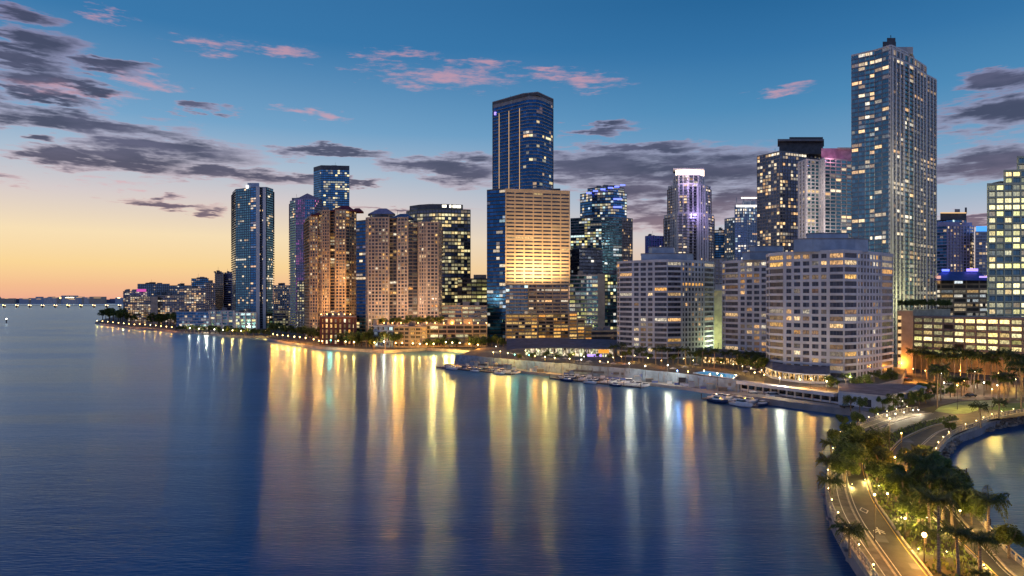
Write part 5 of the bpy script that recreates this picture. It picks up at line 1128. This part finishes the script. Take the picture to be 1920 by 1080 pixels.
# shore lamps: point, promenade, orange shore, marina
def lampline(pts, h, lab, group, r, z=ZL, pk=1.0):
    for i, (X, Y, k, pw) in enumerate(sorted(pts)): lamp(G(X, Y, z), z, h, k, pw*PWR*pk, lab.format(nth(i)), group, r)
rr = random.Random(5)
lampline([(X, 606.3+(X-180)*.112-(2 if X > 260 else 0), 'o' if i % 5 else 'y', 1500) for i, X in enumerate(range(182, 330, 10))], 4, '{} orange lamp from the tip of the wooded point', 'lamps along the wooded point', .5, pk=2.5)
lampline([(340,622,'y',900),(356,624,'w',900),(373,625.5,'w',1200),(388,624,'w',9000),(402,627,'w',900),(418,628.5,'y',1500),(436,629,'y',1500),(452,630,'y',1500),(468,630,'w',1500),(484,630,'y',1500),(498,630.5,'y',2500)], 5, '{} lamp from the left on the far promenade', 'lamps on the far promenade', .5, pk=2.2)
lampline([(512,638,'o',3000),(520,640,'o',2500),(530,641,'o',2500),(540,642,'o',3500),(552,644,'y',4500),(562,645,'o',3500),(573,647,'o',1500),(588,650,'o',1500),(598,653,'o',1500),(604,654,'o',3000),(620,652,'g',900),(634,653,'o',2500),(648,655,'y',900),(664,656,'y',900),(702,657,'o',2500),(720,655,'w',900),(742,658,'o',7000),(754,658,'o',5000),(774,659,'y',1000),(787,660,'y',900),(800,660,'o',1000),(813,660,'y',8000),(836,656,'y',6000),(848,657,'y',6000),(862,658,'y',2500),(880,660,'o',1500),(896,662,'o',1500)], 5.5, '{} lamp from the left along the orange lit shore', 'lamps along the orange lit shore', .45, pk=4.0)
MAR = [(925,676,'y',16000),(938,674,'o',16000),(952,678,'y',24000),(965,681,'g',2500),(992,682,'g',2500),(1003,684,'o',16000),(1022,686,'y',22000),(1040,688,'y',12000),(1068,690,'y',3000),(1090,692,'w',2500),(1125,696,'o',5000),(1140,697,'o',3000),(1180,700,'w',18000),(1210,706,'w',1500),(1252,704,'w',16000),(1270,716,'b',6000),(1290,718,'o',16000),(1320,716,'y',3000),(1345,722,'y',2500),(1380,726,'y',2500),(1415,728,'y',2500),(1433,733,'o',2500),(1462,740,'w',15000),(1500,744,'y',8000),(1520,742,'o',9000),(1550,748,'y',6000)]
for i, (X, Y, k, pw) in enumerate(MAR):
    z = TERR_Z if X < 1390 else 2.3; p = G(X, Y, z); lamp(p, z, 4.5 if X < 1390 else 6.5, k, pw*PWR*.36, nth(i)+' lamp from the left along the marina front', 'lamps along the marina', .25)
for i, (X, Y, k, pw) in enumerate(sorted([(930,659,'w',3000),(962,662,'w',3500),(985,668,'y',2000),(1035,672,'y',2500),(1075,676,'y',1800),(1095,680,'w',1500),(1150,682,'y',1800),(1165,680,'o',3000),(1190,678,'y',3500),(1215,683,'y',2500),(1240,688,'o',2500),(1282,684,'y',3000),(1300,688,'y',3000),(1330,690,'o',2200),(1352,692,'o',2200),(1375,696,'y',2200),(1392,700,'y',2500),(1408,704,'y',2500),(1428,708,'y',2500),(1594,722,'w',9000),(1548,724,'w',3500),(1625,728,'y',2500),(1652,712,'o',5000)])):
    lamp(G(X, Y, TERR_Z if X < 1600 else ZL), TERR_Z if X < 1600 else ZL, 3.2, k, pw*.35, nth(i)+' short lamp from the left on the terrace gardens', 'garden lamps on the terrace', .18)
for i, (X, Y, k, pw) in enumerate(sorted([(1690,700,'o',7000),(1712,712,'o',5000),(1735,716,'o',5000),(1765,722,'w',1800),(1800,716,'o',6000),(1828,718,'w',2200),(1845,700,'o',4000),(1872,722,'o',5000),(1900,726,'y',3000),(1770,742,'w',2200),(1808,738,'o',2500),(1845,742,'w',1800),(1870,748,'w',1800),(1905,735,'y',2500)])):
    lamp(G(X, Y, ZL), ZL, 5, k, pw, nth(i)+' street lamp from the left before the long car park', 'street lamps before the long car park', .2)
# plaza and causeway lamps
for X, Y, h, k, pw, lab in ((1795,768,8,'y',5000,'tall lamp lighting the green-lit plaza'),(1860,770,7,'y',6000,'lamp lighting the lawn right of the plaza'),(1668,858,9,'y',6000,'tall bent street lamp where the two roads part'),(1733,1055,3.6,'o',4200,'bright orange lamp glowing in the median shrubs'),(1697,1010,3.0,'y',1600,'yellow-green lamp low in the median shrubs'),
                            (1661,920,3.6,'y',1500,'small green-lit lamp at the median edge under trees'),(1664,948,2.0,'y',900,'low lamp lighting the yellow-green shrub'),(1690,862,6,'o',3000,'sodium lamp over the far road bend'),(1678,905,5,'o',3200,'sodium lamp hidden in the back of the grove'),(1800,1000,3.5,'y',1400,'lamp beside the inlet side pavement in the grove'),(1640,1015,7,'y',1500,'slim lamp post on the left pavement near the road arrow')):
    lamp(G(X, Y, ZR), ZR, h, k, pw, lab, None, .34 if 'orange lamp glowing' in lab else .16)
for i, (X, Y, pw) in enumerate(sorted([(1598,912,420),(1622,903,500),(1648,915,380),(1574,880,380),(1690,975,500),(1712,990,450),(1738,975,450),(1765,1000,380),(1700,940,380),(1722,1035,380),(1775,1040,300),(1590,835,420),(1845,1065,300),(1745,945,380)])):
    t = thing('garden_light', nth(i)+' low garden light from the left under the causeway trees', 'garden light', (*G(X, Y, ZR), ZR), 0, 'garden lights under the causeway trees'); b = MB(); b.lathe((0, 0, 0), [(.12, 0), (.16, .3), (.1, .4)], 7); b.build('housing', M['pole'], t); put('lamp_head', headmesh(E_YEL, .07), t, (0, 0, .45)); lightpt(t, .7, (1, .68, .2), pw*1.7, .1)
E_BOL = E_YEL
for side, pts, sel in (('left', pl_, 4), ('inlet', pr_, 4)):
    for i, p in enumerate(pts[1::sel]):
        t = thing('rail_lamp', f'{nth(i)} small globe lamp from the camera on the {side} rail', 'rail lamp', (p.x, p.y, ZR+1.24), 0, 'globe lamps on the rails')
        b = MB(); put('stem', polemesh(.4), t); put('lamp_head', headmesh(E_YEL, .10), t, (0, 0, .45)); lightpt(t, .75, (1, .68, .2), (130, 300, 80, 380)[i % 4], .08, x=.5 if side == 'left' else -.5)
HL = [(1695,781),(1679,784),(1712,777),(1722,776),(1663,787)]
for i, (X, Y) in enumerate(sorted(HL)): lamp(G(X, Y, ZR), ZR, 1.2, 'w', 700, nth(i)+' low bright lamp from the left along the far kerb bend', 'bright lamps at the bend', .14)
for i, X in enumerate(range(704, 920, 16)): lamp(PX(X, 553), ZY(612, 553), 2.5, 'o', 1800, nth(i)+' orange roof terrace lamp from the left on the podium', 'orange lamps on the podium roof', .35)
for i, X in enumerate(range(602, 668, 11)): lamp(PX(X, 566), ZY(597, 566)+1.1, 2.0, 'o', 1200, nth(i)+' orange terrace lamp from the left on the dark red block', 'orange lamps on the red block', .35)

t = thing('floodlight', 'floodlight on the canopy roof lighting the white lift shaft wall', 'floodlight', (*PX(1347, 415), TERR_Z+8)); b = MB(); b.box((0, 0, 0), (.8, .6, .5)); b.box((0, 0, -4), (.2, .2, 8)); b.build('housing', M['dgrey'], t); lightpt(t, 1.0, (.9, 1, .45), 9000, .5)
t = thing('floodlight', 'added pink light brightening the rose roof block of the ribbed tower', 'floodlight', (*PX(1565, 571), ZY(299, 571))); b = MB(); b.box((0, 0, 0), (.8, .6, .5)); b.box((0, 6, -.1), (.2, 12, .2)); b.build('housing', M['dgrey'], t); lightpt(t, 1.0, (1, .4, .62), 3000, .5)  # added lamp that lifts the dark roof block to pink
# floodlights at the foot of the beige slab
zb = ZY(534, 600)
for i, X in enumerate((962, 980, 998, 1018, 1038, 1056)):
    p = PX(X, 586); t = thing('floodlight', nth(i)+' floodlight from the left on the beige slab ledge', 'floodlight', (*p, zb-1.5), 0, 'floodlights on the beige slab')
    b = MB(); b.box((0, 6, 0), (.3, 13, .3)); b.build('bracket', M['pole'], t); b = MB(); b.box((0, 0, .35), (1.2, .8, .4)); b.build('housing', M['dgrey'], t)
    l = bpy.data.lights.new('flood_beam', 'SPOT'); l.energy = (4.4e4, 6.5e4, 1.0e5, 1.15e5, 9e4, 5.6e4)[i]; l.color = (1, .60, .25); l.spot_size = R(120); l.spot_blend = .8; l.shadow_soft_size = .5
    o = bpy.data.objects.new('flood_beam', l); COL.objects.link(o); o.parent = t; o.location = (0, 0, .8); o.rotation_euler = Vector((0, .62, 1)).to_track_quat('-Z', 'Y').to_euler()
# uplights on the ochre and pinkish towers
for i, (X, D, z, col, pw) in enumerate(((598,648,34,(1,.52,.2),15000),(630,642,60,(1,.52,.2),22000),(655,645,34,(1,.52,.2),14000),(700,572,26,(1,.58,.3),15000),(735,566,40,(1,.58,.3),18000),(770,572,26,(1,.5,.25),15000),(812,566,40,(1,.6,.32),17000))):
    t = thing('floodlight', nth(i)+' garden floodlight from the left at the foot of the paired apartment towers', 'floodlight', (*PX(X, D), z), 0, 'garden floodlights at the apartment towers')
    b = MB(); b.box((0, 0, 0), (1, .8, .5)); b.build('housing', M['dgrey'], t); b = MB(); b.tube([(0, 0, -z+ZL), (0, 0, -.2)], .15, 5); b.build('pole', M['pole'], t); lightpt(t, 1.2, col, pw, .6)
for i, (X, D, y, col, pw) in enumerate(((1290,742,325,(1,.75,.6),9000),(1300,735,345,(.6,.45,1),16000),(1325,735,400,(.6,.45,1),18000),(1700,440,560,(.9,.9,.4),22000),(1730,455,565,(.9,.9,.4),22000))):
    t = thing('floodlight', ['crown floodlight of the lilac tower', 'violet floodlight below the lilac tower crown', 'violet floodlight on the lilac tower shoulder', 'yellow floodlight at the foot of the tallest tower', 'second yellow floodlight at the tallest tower foot, farther right'][i], 'floodlight', (*PX(X, D), ZY(y, D)))
    b = MB(); b.box((0, 0, 0), (1, .8, .5)); b.box((0, 4, -.1), (.2, 8, .2)); b.build('housing', M['dgrey'], t); lightpt(t, 1.0, col, pw, .6)

for i, (X, D, y, col, pw, lab) in enumerate(((1518,560,430,(1,.86,.82),14000,'added white fill light low on the ribbed tower, left one'),(1575,555,430,(1,.86,.82),12000,'added white fill light low on the ribbed tower, right one'),(1530,560,350,(1,.86,.84),13000,'added white fill light half way up the ribbed tower'),(1715,440,330,(1,.9,.6),22000,'added pale fill light half way up the tallest tower ribs'))):  # added fill lamps that brighten the pale ribs of both towers
    t = thing('floodlight', lab, 'floodlight', (*PX(X, D), ZY(y, D))); b = MB(); b.box((0, 0, 0), (.9, .7, .5)); b.box((0, 8, -.1), (.2, 16, .2)); b.build('housing', M['dgrey'], t); lightpt(t, 1.0, col, pw, .8)
# ------------------------------------------------------------------ cars, buoys, far shore
def car(X, Y, z, rz, m, label, cat='car'):
    t = thing('parked_car', label, cat, (*G(X, Y, z), z+.02), rz); b = MB()
    for (x0, x1, w, z0, z1) in ((-2.1, 2.1, .88, .35, .85),): b.box((0, 0, .6), (4.3, 1.76, .5))
    b.build('body', m, t); b = MB(); v = [(-1.5, -.8, .85), (1.1, -.8, .85), (1.1, .8, .85), (-1.5, .8, .85), (-1.1, -.65, 1.4), (.4, -.65, 1.4), (.4, .65, 1.4), (-1.1, .65, 1.4)]
    for q in ((0,1,5,4),(1,2,6,5),(2,3,7,6),(3,0,4,7)): b.face([v[i] for i in q])
    b.build('windows', M['tint'], t, kind='stuff'); b = MB(); b.face([v[i] for i in (4, 5, 6, 7)]); b.build('roof', m, t)
    for x in (-1.35, 1.35):
        for y in (-.86, .86): b = MB(); b.tube([(x, y-.1, .33), (x, y+.1, .33)], .33, 10); b.build('wheel', M['tyre'], t)
    for y in (-.6, .6): b = MB(); b.box((2.16, y, .66), (.06, .35, .16)); b.build('headlight', glow('headlight', (1, .9, .7), 3, False) if y < 0 else bpy.data.materials['headlight'], t)
car(1531,748,2.35,.1,M['red'],'red car parked on the quay below the arcade'); car(1588,765,2.35,.0,M['black'],'dark car parked in front of the white pavilion wall')
for i, (X, Y, m, c_) in enumerate(((1662,714,'silver','silver'),(1673,713,'red','red'),(1683,712,'silver','pale'),(1693,711,'red','dark red'),(1702,714,'black','black'),(1820,744,'black','black'),(1780,722,'silver','silver'))):
    car(X, Y, ZL+.02, .3, M[m], f'{c_} car, {nth(i)} in the street before the long car park')
for i, (X, Y) in enumerate(((1500,733),(1478,728),(1540,741))):
    pass
t = thing('channel_marker', 'lone lit channel marker in open water at the far left', 'buoy', (*G(12, 606), 0)); b = MB(); b.tube([(0, 0, -2), (0, 0, 6)], .8, 8); b.build('pile', M['dgrey'], t); b = MB(); b.box((0, 0, 6.2), (3, 3, .5)); b.build('platform', M['slab'], t); put('lamp_head', headmesh(E_WHITE, .9), t, (0, 0, 7.5))
for i, (X, Y) in enumerate(((1812,905),(1857,985))):
    t = thing('mooring_post', ['thin mooring post in the right hand inlet, farther one', 'thin mooring post in the right hand inlet, nearer one'][i], 'post', (*G(X, Y), 0)); b = MB(); b.tube([(0, 0, -1), (0, 0, 3.2 if i == 0 else 1.2)], .12, 6); b.build('post', M['pole'], t)
root = thing('far_viaduct', 'long low viaduct across the bay, lit at intervals', 'bridge'); D0 = 3500
xa, xb = PX(-420, D0)[0], PX(228, D0)[0]; b = MB(); b.box(((xa+xb)/2, D0, 9), (xb-xa, 14, 2)); b.build('deck', M['dgrey'], root)
pm = (lambda b: (b.box((0, 0, 4), (9, 8, 8)), b.mesh('pier', M['dgrey']))[1])(MB()); lm = headmesh(E_WARM, 1.7)
for k, X in enumerate(range(-400, 228, 24)): put('pier', pm, root, (PX(X, D0)[0], D0, 0)); put('lamp_head', lm, root, (PX(X, D0)[0], D0-9, 13)) ; put('lamp_head', lm, root, (PX(X+4, D0)[0], D0-9, 11))
rr = random.Random(4); xs = sorted(rr.uniform(-420, 226) for _ in range(74))
for i, X in enumerate(xs):
    w = rr.uniform(50, 170); h = rr.choice((54, 57, 60, 64, 70, 82)); p = PX(X, FD-30-i*9.0); t = thing('far_building', nth(i % 70)+(' pale low building from the left on the far shore skyline' if i < 70 else ' last pale building on the far shore skyline, near the point'), 'building', (*p, 0), 0, 'buildings on the far shore')
    b = MB(); b.box((0, 0, h/2), (w, 25, h)); b.build('wall', rr.choice((M['steel'], M['white2'], M['pinkish'])), t)
    b = MB(); b.box((0, -13, h*rr.uniform(.75, .98)), (w*rr.uniform(.2, .9), 1, rr.uniform(2, 4))); b.build('lit_windows', rr.choice((E_WARM, E_LEDW, E_YEL)) if rr.random() < .3 else E_LEDW, t, kind='stuff')
